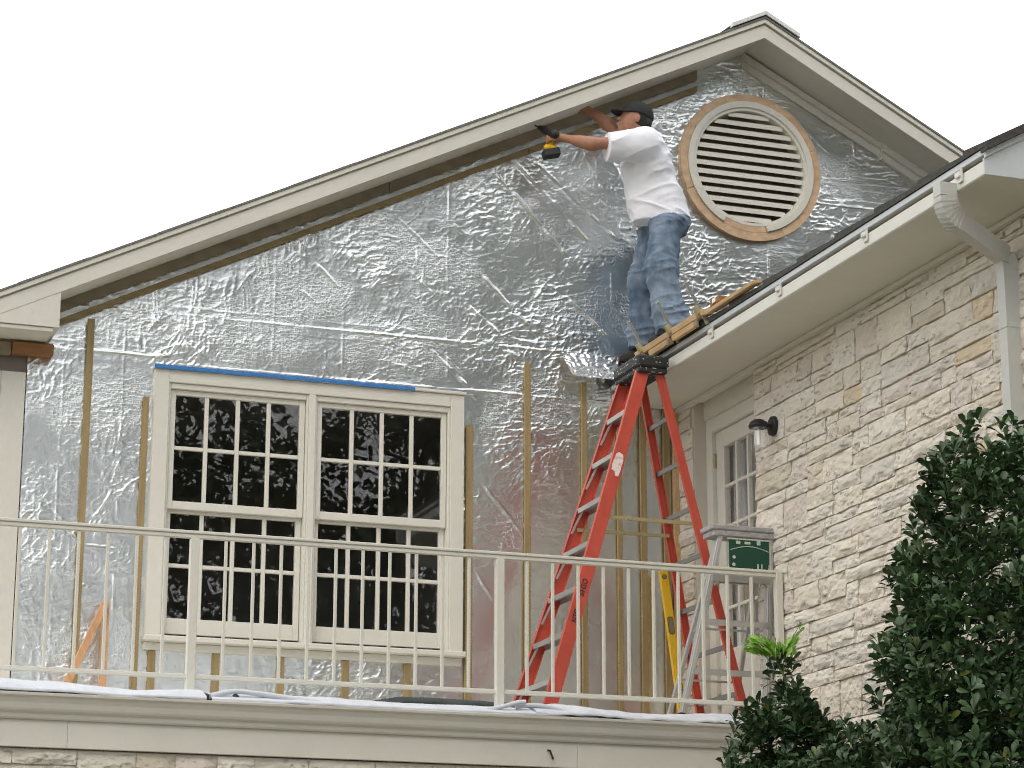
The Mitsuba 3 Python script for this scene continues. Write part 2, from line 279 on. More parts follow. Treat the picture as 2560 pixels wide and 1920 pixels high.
def foil_height(X, Z, rng_p):
    h = 0.009 * (vfbm(X * 1.8, Z * 1.8, 1.0, octaves=2) - .5) + 0.0025 * (vfbm(X * 7, Z * 7, 2.0, octaves=2) - .5)
    patch = np.clip((vfbm(X * 1.9, Z * 1.9, 7.0, octaves=3) - 0.40) * 4.6, 0.22, 1.15)
    lower = np.clip((5.7 - Z) / 0.6, 0, 1) * np.clip((X - 5.1) / 0.2, 0, 1)         # the smoother boards right of the window
    left = np.clip((4.6 - X) / 0.8, 0, 1)
    A = ridged(X, Z, 9, 40, 0.2, 11, 7) * (1 - 0.6 * left)
    A2 = ridged(X, Z, 15, 52, -0.12, 67, 6) * (1 - 0.5 * left)
    B = ridged(X, Z, 42, 7, 0.04, 23, 7) * (0.2 + 0.9 * left * np.clip((Z - 5.7) / .3, 0.35, 1))
    C = ridged(X, Z, 15, 26, 0.7, 31, 6); Dm = ridged(X, Z, 34, 15, -0.5, 47, 6)
    E = ridged(X, Z, 24, 60, 0.12, 83, 5) + 0.7 * ridged(X, Z, 55, 20, 0.35, 91, 5)
    h = h + 0.0024 * E * (1 - 0.6 * lower) * np.clip(3.2 * vfbm(X * 2.6 + 3, Z * 2.6, 12.0, octaves=2) - 1.35, 0, 1)
    fine = vfbm(X * 30, Z * 42, 4.0, octaves=3) - .5
    h = h + patch * (1 - 0.8 * lower) * (0.0046 * A + 0.0036 * A2 + (0.0036 + 0.0016 * left) * B + 0.0034 * C + 0.0032 * Dm) + 0.0014 * fine * (0.2 + patch * 0.8) * (1 - 0.55 * lower)
    for a, b, z in seams_h:
        e = np.clip(np.minimum(X - a, b - X) / 0.05, 0, 1)
        zz = z + 0.008 * (vnoise(X * 4, z, 0) - .5)
        h = h + e * 0.0038 * np.exp(-np.abs((Z - zz) / 0.007) ** 1.5) * np.clip(2.4 * vnoise(X * 6, z * 3, 9.0) - .35, 0.05, 1.3) + e * 0.0018 * np.exp(-((Z - zz - .05) / 0.007) ** 2) * np.clip(2.5 * vnoise(X * 4, z * 3, 5.0) - 1.1, 0, 1) + e * 0.001 * (np.abs(Z - zz + 0.03) < 0.035)
    for x, a, b in seams_v:
        e = np.clip(np.minimum(Z - a, b - Z) / 0.05, 0, 1)
        h = h + e * 0.0023 * np.exp(-np.abs((X - x - 0.012 * (vnoise(Z * 4, x, 0) - .5)) / 0.006) ** 1.5) * np.clip(2.6 * vnoise(Z * 7, x * 3, 4.0) - .8, 0, 1.1)
    for a, b in diags: h = h + ridge_line(X, Z, a, b, 0.008, 0.0066 if a[0] > 5.2 and a[1] > 6.5 else 0.0042, 0.004)
    for (ax_, az_, bx_, bz_, wd, ht) in strokes:
        i0, i1 = np.searchsorted(X[:, 0], [min(ax_, bx_) - .03, max(ax_, bx_) + .03]); k0, k1 = np.searchsorted(Z[0], [min(az_, bz_) - .03, max(az_, bz_) + .03])
        if i1 > i0 and k1 > k0: h[i0:i1, k0:k1] += ridge_line(X[i0:i1, k0:k1], Z[i0:i1, k0:k1], (ax_, az_), (bx_, bz_), wd, ht, 0.005)
    return h
rs = np.random.default_rng(77)
strokes = []
for k in range(260):
    x_, z_ = rs.uniform(2.3, 9.0), rs.uniform(3.5, 8.4)
    if 3.06 < x_ < 5.1 and 4 < z_ < 5.75: continue
    if x_ > 5.2 and z_ < 5.6 and rs.random() < .6: continue
    ang = rs.choice([-.82, -.05, 1.5, rs.uniform(-1.5, 1.5)], p=[.42, .25, .13, .2]) + rs.normal() * .1
    ln = rs.uniform(.06, .34)
    strokes.append((x_, z_, x_ + ln * math.cos(ang), z_ + ln * math.sin(ang), rs.uniform(.0045, .007), rs.uniform(.0014, .0034)))
bounds_x = [2.2, 3.02, 5.04, 6.26, 7.48, 8.70, 9.92]
rows = [(3.44, 4.72), (4.72, 6.0), (6.0, 8.7)]
STEP = 0.0062
for i, (xa, xb) in enumerate(zip(bounds_x[:-1], bounds_x[1:])):
    for j, (za, zb) in enumerate(rows):
        if xa >= 6.9 and j < 2: continue
        xb2 = min(xb, 6.75) if j == 1 and xa < 6.75 and xb > 6.75 else xb
        zb2 = min(zb, float(max(zr(min(max(xa, XR), xb)), zr(xa), zr(xb))) + 0.02)
        nx, nz = int((xb2 - xa) / STEP), int((zb2 - za) / STEP)
        if nx < 3 or nz < 3: continue
        X, Z = np.meshgrid(np.linspace(xa, xb2, nx), np.linspace(za, zb2, nz), indexing='ij')
        r = rng.normal(size=3)
        H = foil_height(X, Z, r) + 0.007 * r[0] * np.sin(np.pi * (X - xa) / (xb2 - xa)) * np.sin(np.pi * (Z - za) / (zb2 - za))
        cx, cz = (X[:-1, :-1] + X[1:, 1:]) / 2, (Z[:-1, :-1] + Z[1:, 1:]) / 2
        ok = (cz < zr(cx, 0.014)) & ~((cx > 3.06) & (cx < 5.11) & (cz > 3.99) & (cz < 5.75))
        ok &= ~((cx > 6.80) & (cz < 5.2))
        ok &= (cx - 7.34) ** 2 + (cz - 7.717) ** 2 > 0.47 ** 2
        if not ok.any(): continue
        add(num('house__foil_board'), grid_mesh(np.stack([X, -0.006 - H, Z], -1), ok), M_FOIL, smooth=True)

# vertical furring strips
def furr(x, z0, z1, w=0.043, lean=0.0, d=0.019, lab=None, m=None):
    k = num('house__furring_strip')
    add(k, bar((x + lean, -0.018 - d / 2, z0), (x, -0.018 - d / 2, z1), w, d, up=(0, -1, 0)), m or M_FURR)
    if lab: tag(k, lab)
furr(2.594, 3.44, 6.09, 0.045, -0.006, lab='tall furring strip left of the window')
furr(2.974, 3.44, 5.60, 0.040, -0.008, lab='short furring strip beside the window casing')
furr(5.197, 3.44, 5.595, 0.050)
furr(5.616, 3.44, 6.07, 0.044)
furr(6.031, 3.44, 5.97, 0.040)
furr(6.292, 3.44, 5.83, 0.035)
furr(6.471, 3.44, 5.83, 0.045)
furr(6.645, 3.44, 5.83, 0.045)
furr(6.718, 3.44, 5.83, 0.050, d=0.035, m=M_PLANK, lab='pale corner board against the stone wall')
for x in (3.075, 3.492, 3.918, 4.353, 4.776):
    furr(x, 3.44, 3.944, 0.048)

# twin double-hung window
def win(key, m, mm=M_WIN): add(num('house__window__' + key), m, mm)
tag('house__window', 'twin double-hung window, eight panes in each sash')
win('casing', bx(3.022, 3.118, -0.062, -0.004, 4.036, 5.79)); win('casing', bx(5.053, 5.148, -0.062, -0.004, 4.036, 5.79))
win('casing', bx(3.118, 5.053, -0.060, -0.004, 5.706, 5.79)); win('casing', bx(4.062, 4.108, -0.060, -0.004, 4.036, 5.706))
win('head_trim', bx(3.012, 5.160, -0.078, -0.006, 5.792, 5.812))
win('sill', bx(3.008, 5.158, -0.105, -0.004, 3.996, 4.034, 0.006)); win('apron', bx(3.018, 5.145, -0.05, -0.004, 3.945, 3.994))
for xa, xb in ((3.118, 4.062), (4.108, 5.053)):
    for (xs, ys) in ((xa, 1), (xb, -1)):
        win('jamb', bx(xs, xs + ys * 0.014, -0.045, 0.10, 4.036, 5.704))
    win('head_jamb', bx(xa + 0.015, xb - 0.015, -0.044, 0.10, 5.668, 5.704))
    for low in (0, 1):
        y0 = 0.018 if low else -0.020           # the lower sash sits behind the upper one
        za, zb = (4.062, 4.905) if low else (4.872, 5.666)
        a, b = xa + 0.018, xb - 0.018
        gb, gt = (4.165, 4.852) if low else (4.925, 5.632)
        ga, gc = a + 0.036, b - 0.036
        win('sash_stile', bx(a, ga, y0, y0 + 0.035, za, zb)); win('sash_stile', bx(gc, b, y0, y0 + 0.035, za, zb))
        win('sash_rail', bx(ga, gc, y0 + .001, y0 + 0.034, za, gb)); win('sash_rail', bx(ga, gc, y0 + .001, y0 + 0.034, gt, zb))
        W = (gc - ga)
        for k in (1, 2, 3):
            xm = ga + W * k / 4
            win('muntin', bx(xm - 0.0135, xm + 0.0135, y0 + 0.004, y0 + 0.030, gb, gt))
        zm = (gb + gt) / 2
        for k in range(4):
            x0_, x1_ = ga + W * k / 4 + (0.014 if k else 0), ga + W * (k + 1) / 4 - (0.014 if k < 3 else 0)
            win('muntin', bx(x0_, x1_, y0 + 0.0045, y0 + 0.0295, zm - 0.0125, zm + 0.0125))
        for k in range(4):
            for (z0_, z1_) in ((gb, zm - 0.0125), (zm + 0.0125, gt)):
                x0_, x1_ = ga + W * k / 4 + 0.0135 * (k > 0), ga + W * (k + 1) / 4 - 0.0135 * (k < 3)
                tx, tz = rng.normal(size=2) * 0.004
                q = np.array([[x0_, y0 + .015, z0_], [x1_, y0 + .015, z0_], [x1_, y0 + .015, z1_], [x0_, y0 + .015, z1_]])
                q[:, 1] += tx * (q[:, 0] - x0_) + tz * (q[:, 2] - z0_)
                win('pane', (q, np.array([[0, 1, 2], [0, 2, 3]])), 'm_pane')
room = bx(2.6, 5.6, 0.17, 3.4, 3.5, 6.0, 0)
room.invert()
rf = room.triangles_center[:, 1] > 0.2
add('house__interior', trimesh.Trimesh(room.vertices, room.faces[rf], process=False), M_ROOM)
add('house__masking_tape', grid_mesh(np.stack([np.linspace(3.012, 4.79, 60)[:, None] + np.zeros((1, 4)), np.zeros((60, 1)) + np.array([[-0.081, -0.0815, -0.0795, -0.055]]),
    5.787 + np.array([[0.0, 0.014, 0.028, 0.036]]) + 0.004 * (vnoise(np.linspace(0, 20, 60), 0, 0)[:, None] - .5)], -1)), M_TAPE, smooth=True)
tag('house__masking_tape', 'blue masking tape along the window head')

# round louvred vent
CX, CZ = 7.342, 7.712
def arc_seg(a0, a1, r0, r1, y0, y1, n=10):
    a = np.linspace(a0, a1, n)
    return xz_prism(Polygon(np.r_[np.c_[CX + r1 * np.cos(a), CZ + r1 * np.sin(a)], np.c_[CX + r0 * np.cos(a[::-1]), CZ + r0 * np.sin(a[::-1])]]), y0, y1)
cuts = np.radians([20, 68, 112, 150, 204, 246, 297, 335, 380])
for a0, a1 in zip(cuts[:-1], cuts[1:]):
    j = 0.004 * math.sin(9 * a0)
    add(num('house__gable_vent__wood_ring'), arc_seg(a0 + 0.002, a1 - 0.002, 0.503, 0.562 + j, -0.05 + j, -0.008), M_RING)
add('house__gable_vent__wood_patch', arc_seg(math.radians(243), math.radians(283), 0.452, 0.501, -0.047, -0.012), M_RING)
add('house__gable_vent__frame', arc_seg(math.radians(283.5), math.radians(602.5), 0.456, 0.501, -0.064, -0.012, 90), M_WIN)
add('house__gable_vent__inner_frame', arc_seg(0, 2 * math.pi - 1e-4, 0.432, 0.4555, -0.05, 0.10, 100), M_WIN)
NS = 13
for k in range(NS):
    z = CZ + 0.432 - (k + 0.5) * 0.864 / NS
    hw = math.sqrt(max(0.431 ** 2 - (z - CZ) ** 2, 0.0))
    if hw < 0.06: continue
    sl = np.array([[0, -0.014, -0.026], [0, -0.012, 0.008], [0, 0.050, 0.040], [0, 0.050, 0.024]]) + [0, -0.02, z + 0.005]
    v = np.vstack([sl + [CX - hw, 0, 0], sl + [CX + hw, 0, 0]])
    add(num('house__gable_vent__slat'), trimesh.convex.convex_hull(v), M_WIN)
tag('house__gable_vent', 'round louvred vent with a raw wood ring')
aa = np.linspace(0, 2 * np.pi, 49)
yy_ = np.array([0.10, 0.45, 0.4501]); rr_ = np.array([0.46, 0.46, 0.001])
add('house__gable_vent__plenum', grid_mesh(np.stack([CX + rr_[None] * np.cos(aa)[:, None], yy_[None] + 0 * aa[:, None], CZ + rr_[None] * np.sin(aa)[:, None]], -1)), M_PLENUM)

# casing and door at the far left
tag('house__side_door', 'cream door with casing at the left edge')
for k, b in enumerate(((2.035, 2.19, -0.035, -0.002, 3.44, 5.69), (1.1, 2.033, -0.034, -0.002, 5.55, 5.69))): add(num('house__side_door__casing'), bx(*b), M_TRIM)
add('house__side_door__jamb', bx(2.012, 2.0335, -0.028, 0.0, 3.44, 5.548), M_TRIM)
add('house__side_door__leaf', bx(1.15, 2.008, -0.012, 0.004, 3.46, 5.54), M_TRIM)
for z0, z1 in ((3.65, 4.4), (4.55, 5.4)): add(num('house__side_door__panel'), bx(1.3, 1.92, -0.024, -0.0125, z0, z1, 0.008), M_TRIM)
add(num('house__side_door__hinge'), bx(2.0085, 2.0115, -0.034, -0.0, 5.25, 5.35), M_BRASSY)

# loose foil flap hanging beside the ladder top
gx, gz = np.meshgrid(np.linspace(0, 1, 70), np.linspace(0, 1, 40), indexing='ij')
xx = 5.86 + 0.04 * gz + gx * (0.50 - 0.14 * gz)
fl = np.stack([xx, -0.035 - 0.13 * gz ** 1.3 - 0.022 * vfbm(gx * 9, gz * 9, 3.0) - 0.01 * vnoise(gx * 30, gz * 5, 6), 6.17 - 0.2 * gz + 0.012 * (vnoise(gx * 7, gz * 2, 1.0) - .5)], -1)
add('house__foil_flap', grid_mesh(fl), M_FOILFLAP, smooth=True); tag('house__foil_flap', 'bright loose foil flap by the ladder top')

# ================================================================ HOUSE WING (stone wall x = 6.75, facing -x)
WX, WEND, SOF, EX = 6.75, -4.76, 5.83, 6.255
tag('house_wing', 'projecting wing of rough cream limestone blocks under a white eave', 'house')
STONE_TONES = [((0.65, 0.60, 0.515), 10), ((0.675, 0.64, 0.57), 9), ((0.63, 0.575, 0.515), 6), ((0.60, 0.545, 0.45), 2.5), ((0.60, 0.50, 0.36), 0.3), ((0.60, 0.57, 0.515), 2)]
srng = np.random.default_rng(21)
tw = np.array([w for _, w in STONE_TONES]); tw = tw / tw.sum()
def layout(u0, u1, v0, v1, r):
    """Broken ashlar: bands of blocks, some split into a thin and a thick course."""
    out, v = [], v0
    while v < v1 - 0.05:
        h = min(r.choice([0.19, 0.215, 0.24, 0.17]), v1 - v)
        if v1 - v - h < 0.08: h = v1 - v
        u = u0 - r.uniform(0, 0.25)
        while u < u1:
            w = r.uniform(0.30, 0.85)
            a, b = max(u, u0), min(u + w, u1)
            if b - a > 0.05:
                if r.random() < 0.20: 
                    m = a + (b - a) * r.uniform(.4, .6) if b - a > .45 else b
                    out.append((a, m, v, v + h)); 
                    if m < b: out.append((m, b, v, v + h))
                else:
                    s = h * r.choice([0.36, 0.5, 0.64, 0.42, 0.58])
                    for p, q in ((v, v + s), (v + s, v + h)):
                        m = a + (b - a) * r.uniform(.3, .7) if b - a > .42 and r.random() < .75 else b
                        out.append((a, m, p, q))
                        if m < b: out.append((m, b, p, q))
            u += w
        v += h
    return out
def stone(u0, u1, v0, v1, r, depth=0.10):
    """One split-face block in (u, out, v): pillowed, chipped front, straight back."""
    g = 0.0025
    u0, u1, v0, v1 = u0 + g, u1 - g, v0 + g, v1 - g
    nu, nv = (5 if u1 - u0 > 0.25 else 4), 4
    U, V = np.meshgrid(np.linspace(0, 1, nu), np.linspace(0, 1, nv), indexing='ij')
    edge = np.minimum.reduce([U * (u1 - u0), (1 - U) * (u1 - u0), V * (v1 - v0), (1 - V) * (v1 - v0)])
    k = r.random() * 100
    base = r.uniform(0.0, 0.007)
    P = base + 0.008 + 0.015 * np.clip(edge / 0.035, 0, 1) ** 0.6 * r.uniform(.4, 1.2) + 0.026 * (vnoise(U * (u1 - u0) * 14 + k, V * (v1 - v0) * 20, k) - .5) + 0.008 * (0.5 - V)
    ju = (r.random((nu, nv)) - .5) * 0.25 / nu * ((U > 0) & (U < 1)); jv = (r.random((nu, nv)) - .5) * 0.25 / nv * ((V > 0) & (V < 1))
    we = 0.004 * (r.random((nu, nv)) - .5)
    uu, vv = u0 + (U + ju) * (u1 - u0) + we, v0 + (V + jv) * (v1 - v0) + 0.005 * (r.random((nu, nv)) - .5)
    A = np.stack([uu, P, vv], -1)
    loop = [(i, 0) for i in range(nu)] + [(nu - 1, j) for j in range(1, nv)] + [(i, nv - 1) for i in range(nu - 2, -1, -1)] + [(0, j) for j in range(nv - 2, 0, -1)]
    idx = np.arange(nu * nv).reshape(nu, nv)
    F = []
    for i in range(nu - 1):
        for j in range(nv - 1):
            a, b, c, d = idx[i, j], idx[i + 1, j], idx[i + 1, j + 1], idx[i, j + 1]
            F += [[a, b, c], [a, c, d]] if (i + j) % 2 else [[a, b, d], [b, c, d]]
    ring = [idx[p] for p in loop]
    back = np.array([[A[p][0], -depth, A[p][2]] for p in loop])
    n0 = nu * nv
    for q in range(len(ring)):
        w = (q + 1) % len(ring)
        F += [[ring[w], ring[q], n0 + q], [ring[w], n0 + q, n0 + w]]
    return np.vstack([A.reshape(-1, 3), back]), np.array(F)
def to_wing(v): return np.c_[WX - v[:, 1], -v[:, 0], v[:, 2]]       # u runs towards the camera
def to_front(v, y): return np.c_[v[:, 0], y - v[:, 1], v[:, 2]]
def stones(keybase, rects, put, limit, near, flip):
    rects = sorted(rects, key=lambda q: -(q[1] - q[0]) * (q[3] - q[2]) * near(q))
    rest = []
    for n, q in enumerate(rects):
        v, f = stone(*q, srng)
        tone = np.array(STONE_TONES[srng.choice(len(tw), p=tw)][0]) * srng.uniform(0.94, 1.05)
        v = put(v)
        if flip: f = f[:, ::-1]
        st = vfbm(v[:, 0] * 9, v[:, 1] * 9, v[:, 2] * 9, octaves=2)[:, None]
        c = tone * (0.88 + 0.22 * st) * np.array([1, 1, 1])
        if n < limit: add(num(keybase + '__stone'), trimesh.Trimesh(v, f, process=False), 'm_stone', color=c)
        else: rest.append((v, f, c))
    if rest:
        o, V, F, C_ = 0, [], [], []
        for v, f, c in rest:
            V.append(v); F.append(f + o); C_.append(c); o += len(v)
        k = keybase + '__small_stones'
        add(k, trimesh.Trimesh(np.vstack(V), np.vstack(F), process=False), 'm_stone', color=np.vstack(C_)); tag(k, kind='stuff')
DY0, DY1 = 0.275, 1.275         # the door opening in u = -y
rects = []
for (u0, u1, v0, v1) in ((0.0, DY0, 3.42, 5.80), (DY1, -WEND, 2.62, 5.80)): rects += layout(u0, u1, v0, v1, srng)
stones('house_wing__wall', rects, to_wing, 300, lambda q: (1.0 if q[2] > 2.9 else 0.3) * (0.55 if q[1] > 3.9 and q[3] < 4.4 else 1.0), True)
lowr = layout(1.7, -WEND, 0.0, 2.615, srng)
stones('house_wing__foundation', lowr, to_wing, 0, lambda q: 1, True)
add('house_wing__wall__backing', cat([bx(WX + 0.004, WX + 0.25, -DY0, 0.0, 0, 5.83), bx(WX + 0.004, WX + 0.25, WEND, -DY1, 0, 5.83), bx(WX + 0.14, WX + 0.25, -DY1, -DY0, 0, 3.44)]), M_MORTAR)
add('house_wing__front_wall', bx(WX + 0.26, 12.5, WEND + 0.02, WEND + 0.2, 0, 5.83), M_MORTAR)
# eave: soffit, fascia trough, drip edge, shingles
add('house_wing__soffit', bx(EX + 0.02, WX + 0.2, -5.10, -0.02, 5.832, 5.85), M_SOFFIT)
add('house_wing__soffit_trim', bx(WX - 0.045, WX + 0.0, WEND, -0.02, 5.802, 5.830), M_SOFFIT)
add('house_wing__gutter', cat([bx(EX - 0.012, EX + 0.018, -5.118, -0.02, 5.826, 5.905, 0.006)]), M_GUTTER)
add('house_wing__gutter_back', bx(EX + 0.022, EX + 0.04, -5.10, -0.02, 5.852, 5.96), M_DARKWOOD)
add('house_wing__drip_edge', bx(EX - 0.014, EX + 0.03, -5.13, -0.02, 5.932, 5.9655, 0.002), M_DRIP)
SWING = 0.56
for k, y in enumerate((-1.72, -2.71, -3.815, -4.865, -0.75)):
    add(num('house_wing__gutter_bracket'), cat([bx(EX - 0.026, EX - 0.0125, y - 0.028, y + 0.028, 5.89, 5.922, 0.006), bar((EX - 0.02, y - 0.04, 5.86), (EX - 0.02, y - 0.04, 5.935), 0.01, 0.012), bar((EX - 0.02, y - 0.042, 5.862), (EX - 0.02, y - 0.005, 5.858), 0.012, 0.01)]), M_GUTTER)
ys = [-0.05, -0.56, -1.06, -1.55, -2.02] + [-2.505, -2.978, -3.465, -3.947, -4.445, -4.927, -5.16]
for a, b in zip(ys[:-1], ys[1:]):
    v = np.array([[EX - 0.022, a, 5.966], [EX - 0.022, b, 5.966], [EX - 0.022, b, 5.990], [EX - 0.022, a, 6.014],
                  [EX + 0.5, a, 5.966 + SWING * .5], [EX + 0.5, b, 5.966 + SWING * .5], [EX + 0.5, b, 5.992 + SWING * .5], [EX + 0.5, a, 6.008 + SWING * .5]])
    add(num('house_wing__roof__shingle'), trimesh.convex.convex_hull(v), M_SHINGLE)
add('house_wing__roof__slope', cat([xz_prism([(EX + 0.03, 5.97), (9.6, 5.97 + SWING * 3.345), (9.6, 5.93 + SWING * 3.345), (EX + 0.03, 5.93)], -5.10, -0.02),
    xz_prism([(9.6, 5.97 + SWING * 3.345), (13.0, 5.97), (13.0, 5.93), (9.6, 5.93 + SWING * 3.345)], -5.10, -0.02)]), M_SHINGLE)
def wrake(o0, o1, y0, y1, xa, xb): return xz_prism([(xa, 5.966 + SWING * (xa - EX) + o0), (xb, 5.966 + SWING * (xb - EX) + o0), (xb, 5.966 + SWING * (xb - EX) + o1), (xa, 5.966 + SWING * (xa - EX) + o1)], y0, y1)
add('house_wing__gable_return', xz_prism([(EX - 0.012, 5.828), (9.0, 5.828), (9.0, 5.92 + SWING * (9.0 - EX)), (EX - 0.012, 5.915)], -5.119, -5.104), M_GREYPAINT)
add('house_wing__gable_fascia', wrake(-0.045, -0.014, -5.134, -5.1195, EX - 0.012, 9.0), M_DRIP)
xs = np.linspace(EX - 0.02, 8.9, 8)
for a, b in zip(xs[:-1], xs[1:]): add(num('house_wing__roof__rake_shingle'), wrake(-0.012, 0.03, -5.165, -5.1, a, b), M_SHINGLE)

# downspout
def rect_path(pts, w, d, side):
    """A rectangular pipe along pts; w across 'side', d across the other way."""
    pts = np.asarray(pts, float); side = np.asarray(side, float)
    V, F = [], []
    for k, p in enumerate(pts):
        t = pts[min(k + 1, len(pts) - 1)] - pts[max(k - 1, 0)]; t /= np.linalg.norm(t)
        s = side - t * (side @ t); s /= np.linalg.norm(s)
        o = np.cross(t, s)
        V.append([p + s * w / 2 * a + o * d / 2 * b for a, b in ((-1, -1), (1, -1), (1, 1), (-1, 1))])
    for k in range(len(pts) - 1):
        for i in range(4):
            a, b = 4 * k + i, 4 * k + (i + 1) % 4
            F += [[a, b, b + 4], [a, b + 4, a + 4]]
    n = 4 * (len(pts) - 1)
    F += [[0, 2, 1], [0, 3, 2], [n, n + 1, n + 2], [n, n + 2, n + 3]]
    m = trimesh.Trimesh(np.array(V).reshape(-1, 3), F, process=False); m.fix_normals()
    return m
tag('house_wing__downspout', 'pale downspout with crimped elbows')
XO, YO = EX - 0.062, -4.80
add(num('house_wing__downspout__outlet'), rect_path([(XO, YO, 5.87), (XO, YO, 5.80)], 0.078, 0.098, (0, 1, 0)), M_SPOUT)
a = np.linspace(0, 1, 9)
P0, P1, P2 = np.array([XO, YO, 5.80]), np.array([XO, YO, 5.70]), np.array([XO + 0.10, YO + 0.045, 5.685])
el = [(1 - t) ** 2 * P0 + 2 * t * (1 - t) * P1 + t * t * P2 for t in a]
crimp = [rect_path([p - (el[min(i + 1, 8)] - el[max(i - 1, 0)]) * 0.12, p + (el[min(i + 1, 8)] - el[max(i - 1, 0)]) * 0.12], 0.084, 0.104, (0, 1, 0)) for i, p in enumerate(el) if 1 <= i <= 7]
add(num('house_wing__downspout__elbow'), cat([rect_path(el, 0.078, 0.098, (0, 1, 0))] + crimp), M_SPOUT)
Q = np.array([WX - 0.09, -4.575, 5.60])
add(num('house_wing__downspout__offset_pipe'), rect_path([P2 - 0.01 * (Q - P2), Q], 0.074, 0.094, (0, 1, 0)), M_SPOUT)
el2 = [(1 - t) ** 2 * Q + 2 * t * (1 - t) * (Q + [0.035, 0.02, -0.05]) + t * t * (Q + [0.035, 0.02, -0.14]) for t in a]
add(num('house_wing__downspout__elbow'), rect_path(el2, 0.078, 0.098, (0, 1, 0)), M_SPOUT)
B = Q + [0.035, 0.02, -0.13]
add(num('house_wing__downspout__pipe'), rect_path([B, (B[0], B[1], 0.2)], 0.078, 0.098, (0, 1, 0)), M_SPOUT)
for z in (5.2, 3.0): add(num('house_wing__downspout__strap'), bx(B[0] - 0.053, WX + 0.0, B[1] - 0.043, B[1] + 0.043, z, z + 0.03), M_SPOUT)

# door in the reveal
DX = WX + 0.12
tag('house_wing__door', 'cream glazed door set back in the stone wall')
def dbx(part, y0, y1, z0, z1, x0, x1, m=M_WIN): add(num('house_wing__door__' + part), bx(x0, x1, -y1, -y0, z0, z1), m)
dbx('frame', 0.277, 0.375, 3.44, 5.70, DX - 0.03, DX + 0.06); dbx('frame', 1.18, 1.273, 3.44, 5.70, DX - 0.03, DX + 0.06); dbx('frame', 0.376, 1.179, 5.60, 5.70, DX - 0.03, DX + 0.06)
dbx('header', 0.277, 1.273, 5.702, 5.831, DX - 0.045, DX + 0.06, M_SOFFIT)
ya, yb, za, zb = 0.38, 1.175, 3.46, 5.595
dbx('stile', ya, ya + 0.125, za, zb, DX, DX + 0.045); dbx('stile', yb - 0.125, yb, za, zb, DX, DX + 0.045)
dbx('rail', ya + .126, yb - .126, zb - 0.12, zb, DX, DX + 0.044); dbx('rail', ya + .126, yb - .126, za, za + 0.62, DX, DX + 0.044)
g0, g1, gz0, gz1 = ya + .126, yb - .126, za + .62, zb - .12
for k in (1, 2): dbx('muntin', g0 + (g1 - g0) * k / 3 - .011, g0 + (g1 - g0) * k / 3 + .011, gz0, gz1, DX + .004, DX + .036)
for k in range(1, 5):
    z = gz0 + (gz1 - gz0) * k / 5
    for j in range(3): dbx('muntin', g0 + (g1 - g0) * j / 3 + (.0112 if j else 0), g0 + (g1 - g0) * (j + 1) / 3 - (.0112 if j < 2 else 0), z - .011, z + .011, DX + .0045, DX + .0355)
for j in range(3):
    for k in range(5):
        y0_, y1_ = -(g0 + (g1 - g0) * j / 3), -(g0 + (g1 - g0) * (j + 1) / 3)
        z0_, z1_ = gz0 + (gz1 - gz0) * k / 5, gz0 + (gz1 - gz0) * (k + 1) / 5
        add(num('house_wing__door__pane'), (np.array([[DX + .02, y0_, z0_], [DX + .02, y1_, z0_], [DX + .02, y1_, z1_], [DX + .02, y0_, z1_]]), np.array([[0, 1, 2], [0, 2, 3]])), 'm_pane')
cy = np.linspace(-g0 + .1, -g1 - .1, 60)
add('house_wing__door__curtain', grid_mesh(np.stack([DX + 0.09 + 0.018 * np.sin(cy * 70)[:, None] + np.zeros((1, 2)), cy[:, None] + np.zeros((1, 2)), np.zeros((60, 1)) + np.array([[gz0 - .1, gz1 + .1]])], -1)), M_CURTAIN, smooth=True)
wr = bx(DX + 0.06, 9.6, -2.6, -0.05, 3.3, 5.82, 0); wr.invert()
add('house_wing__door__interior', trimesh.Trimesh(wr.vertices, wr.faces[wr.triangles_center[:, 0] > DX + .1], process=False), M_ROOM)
for z in (5.35, 4.5, 3.7): add(num('house_wing__door__hinge'), tube((DX - .012, -.378, z), (DX - .012, -.378, z + .1), .010), M_BRASSY)
add('house_wing__door__knob', trimesh.creation.icosphere(2, 0.03).apply_translation([DX - .05, -1.11, 4.42]), M_BRASSY, smooth=True)

# wall lantern
tag('wall_lantern', 'small black wall lantern with a clear glass jar on the stone wall by the door', 'lamp')
LY, LZ = -1.60, 5.27
def lathe(prof, n=28):
    prof = np.asarray(prof, float); a = np.arange(n) * 2 * np.pi / n
    V = np.stack([prof[:, :1] * np.cos(a), prof[:, :1] * np.sin(a), prof[:, 1:] + 0 * a], -1)
    idx = np.arange(len(prof) * n).reshape(len(prof), n); nx_ = np.roll(idx, -1, 1)
    f = np.vstack([np.c_[idx[k], nx_[k], nx_[k + 1]] for k in range(len(prof) - 1)] + [np.c_[idx[k], nx_[k + 1], idx[k + 1]] for k in range(len(prof) - 1)])
    return trimesh.Trimesh(V.reshape(-1, 3), f, process=False)
bp = lathe([(0.001, 0.03), (0.04, 0.03), (0.062, 0.018), (0.066, 0.0), (0.001, 0.0)])
bp.apply_transform(trimesh.transformations.rotation_matrix(-math.pi / 2, [0, 1, 0])).apply_translation([WX - 0.028, LY, LZ + 0.085])
add('wall_lantern__backplate', bp, M_BLACK, smooth=40)
add('wall_lantern__arm', path_tube([(WX - .05, LY, LZ + .085), (WX - .085, LY, LZ + .095), (WX - .125, LY, LZ + .085)], 0.014), M_BLACK, smooth=True)
add('wall_lantern__cap', lathe([(0.001, 0.045), (0.03, 0.042), (0.055, 0.025), (0.066, 0.0), (0.06, -0.012), (0.001, -0.012)]).apply_translation([WX - .135, LY, LZ + .075]), M_BLACK, smooth=40)
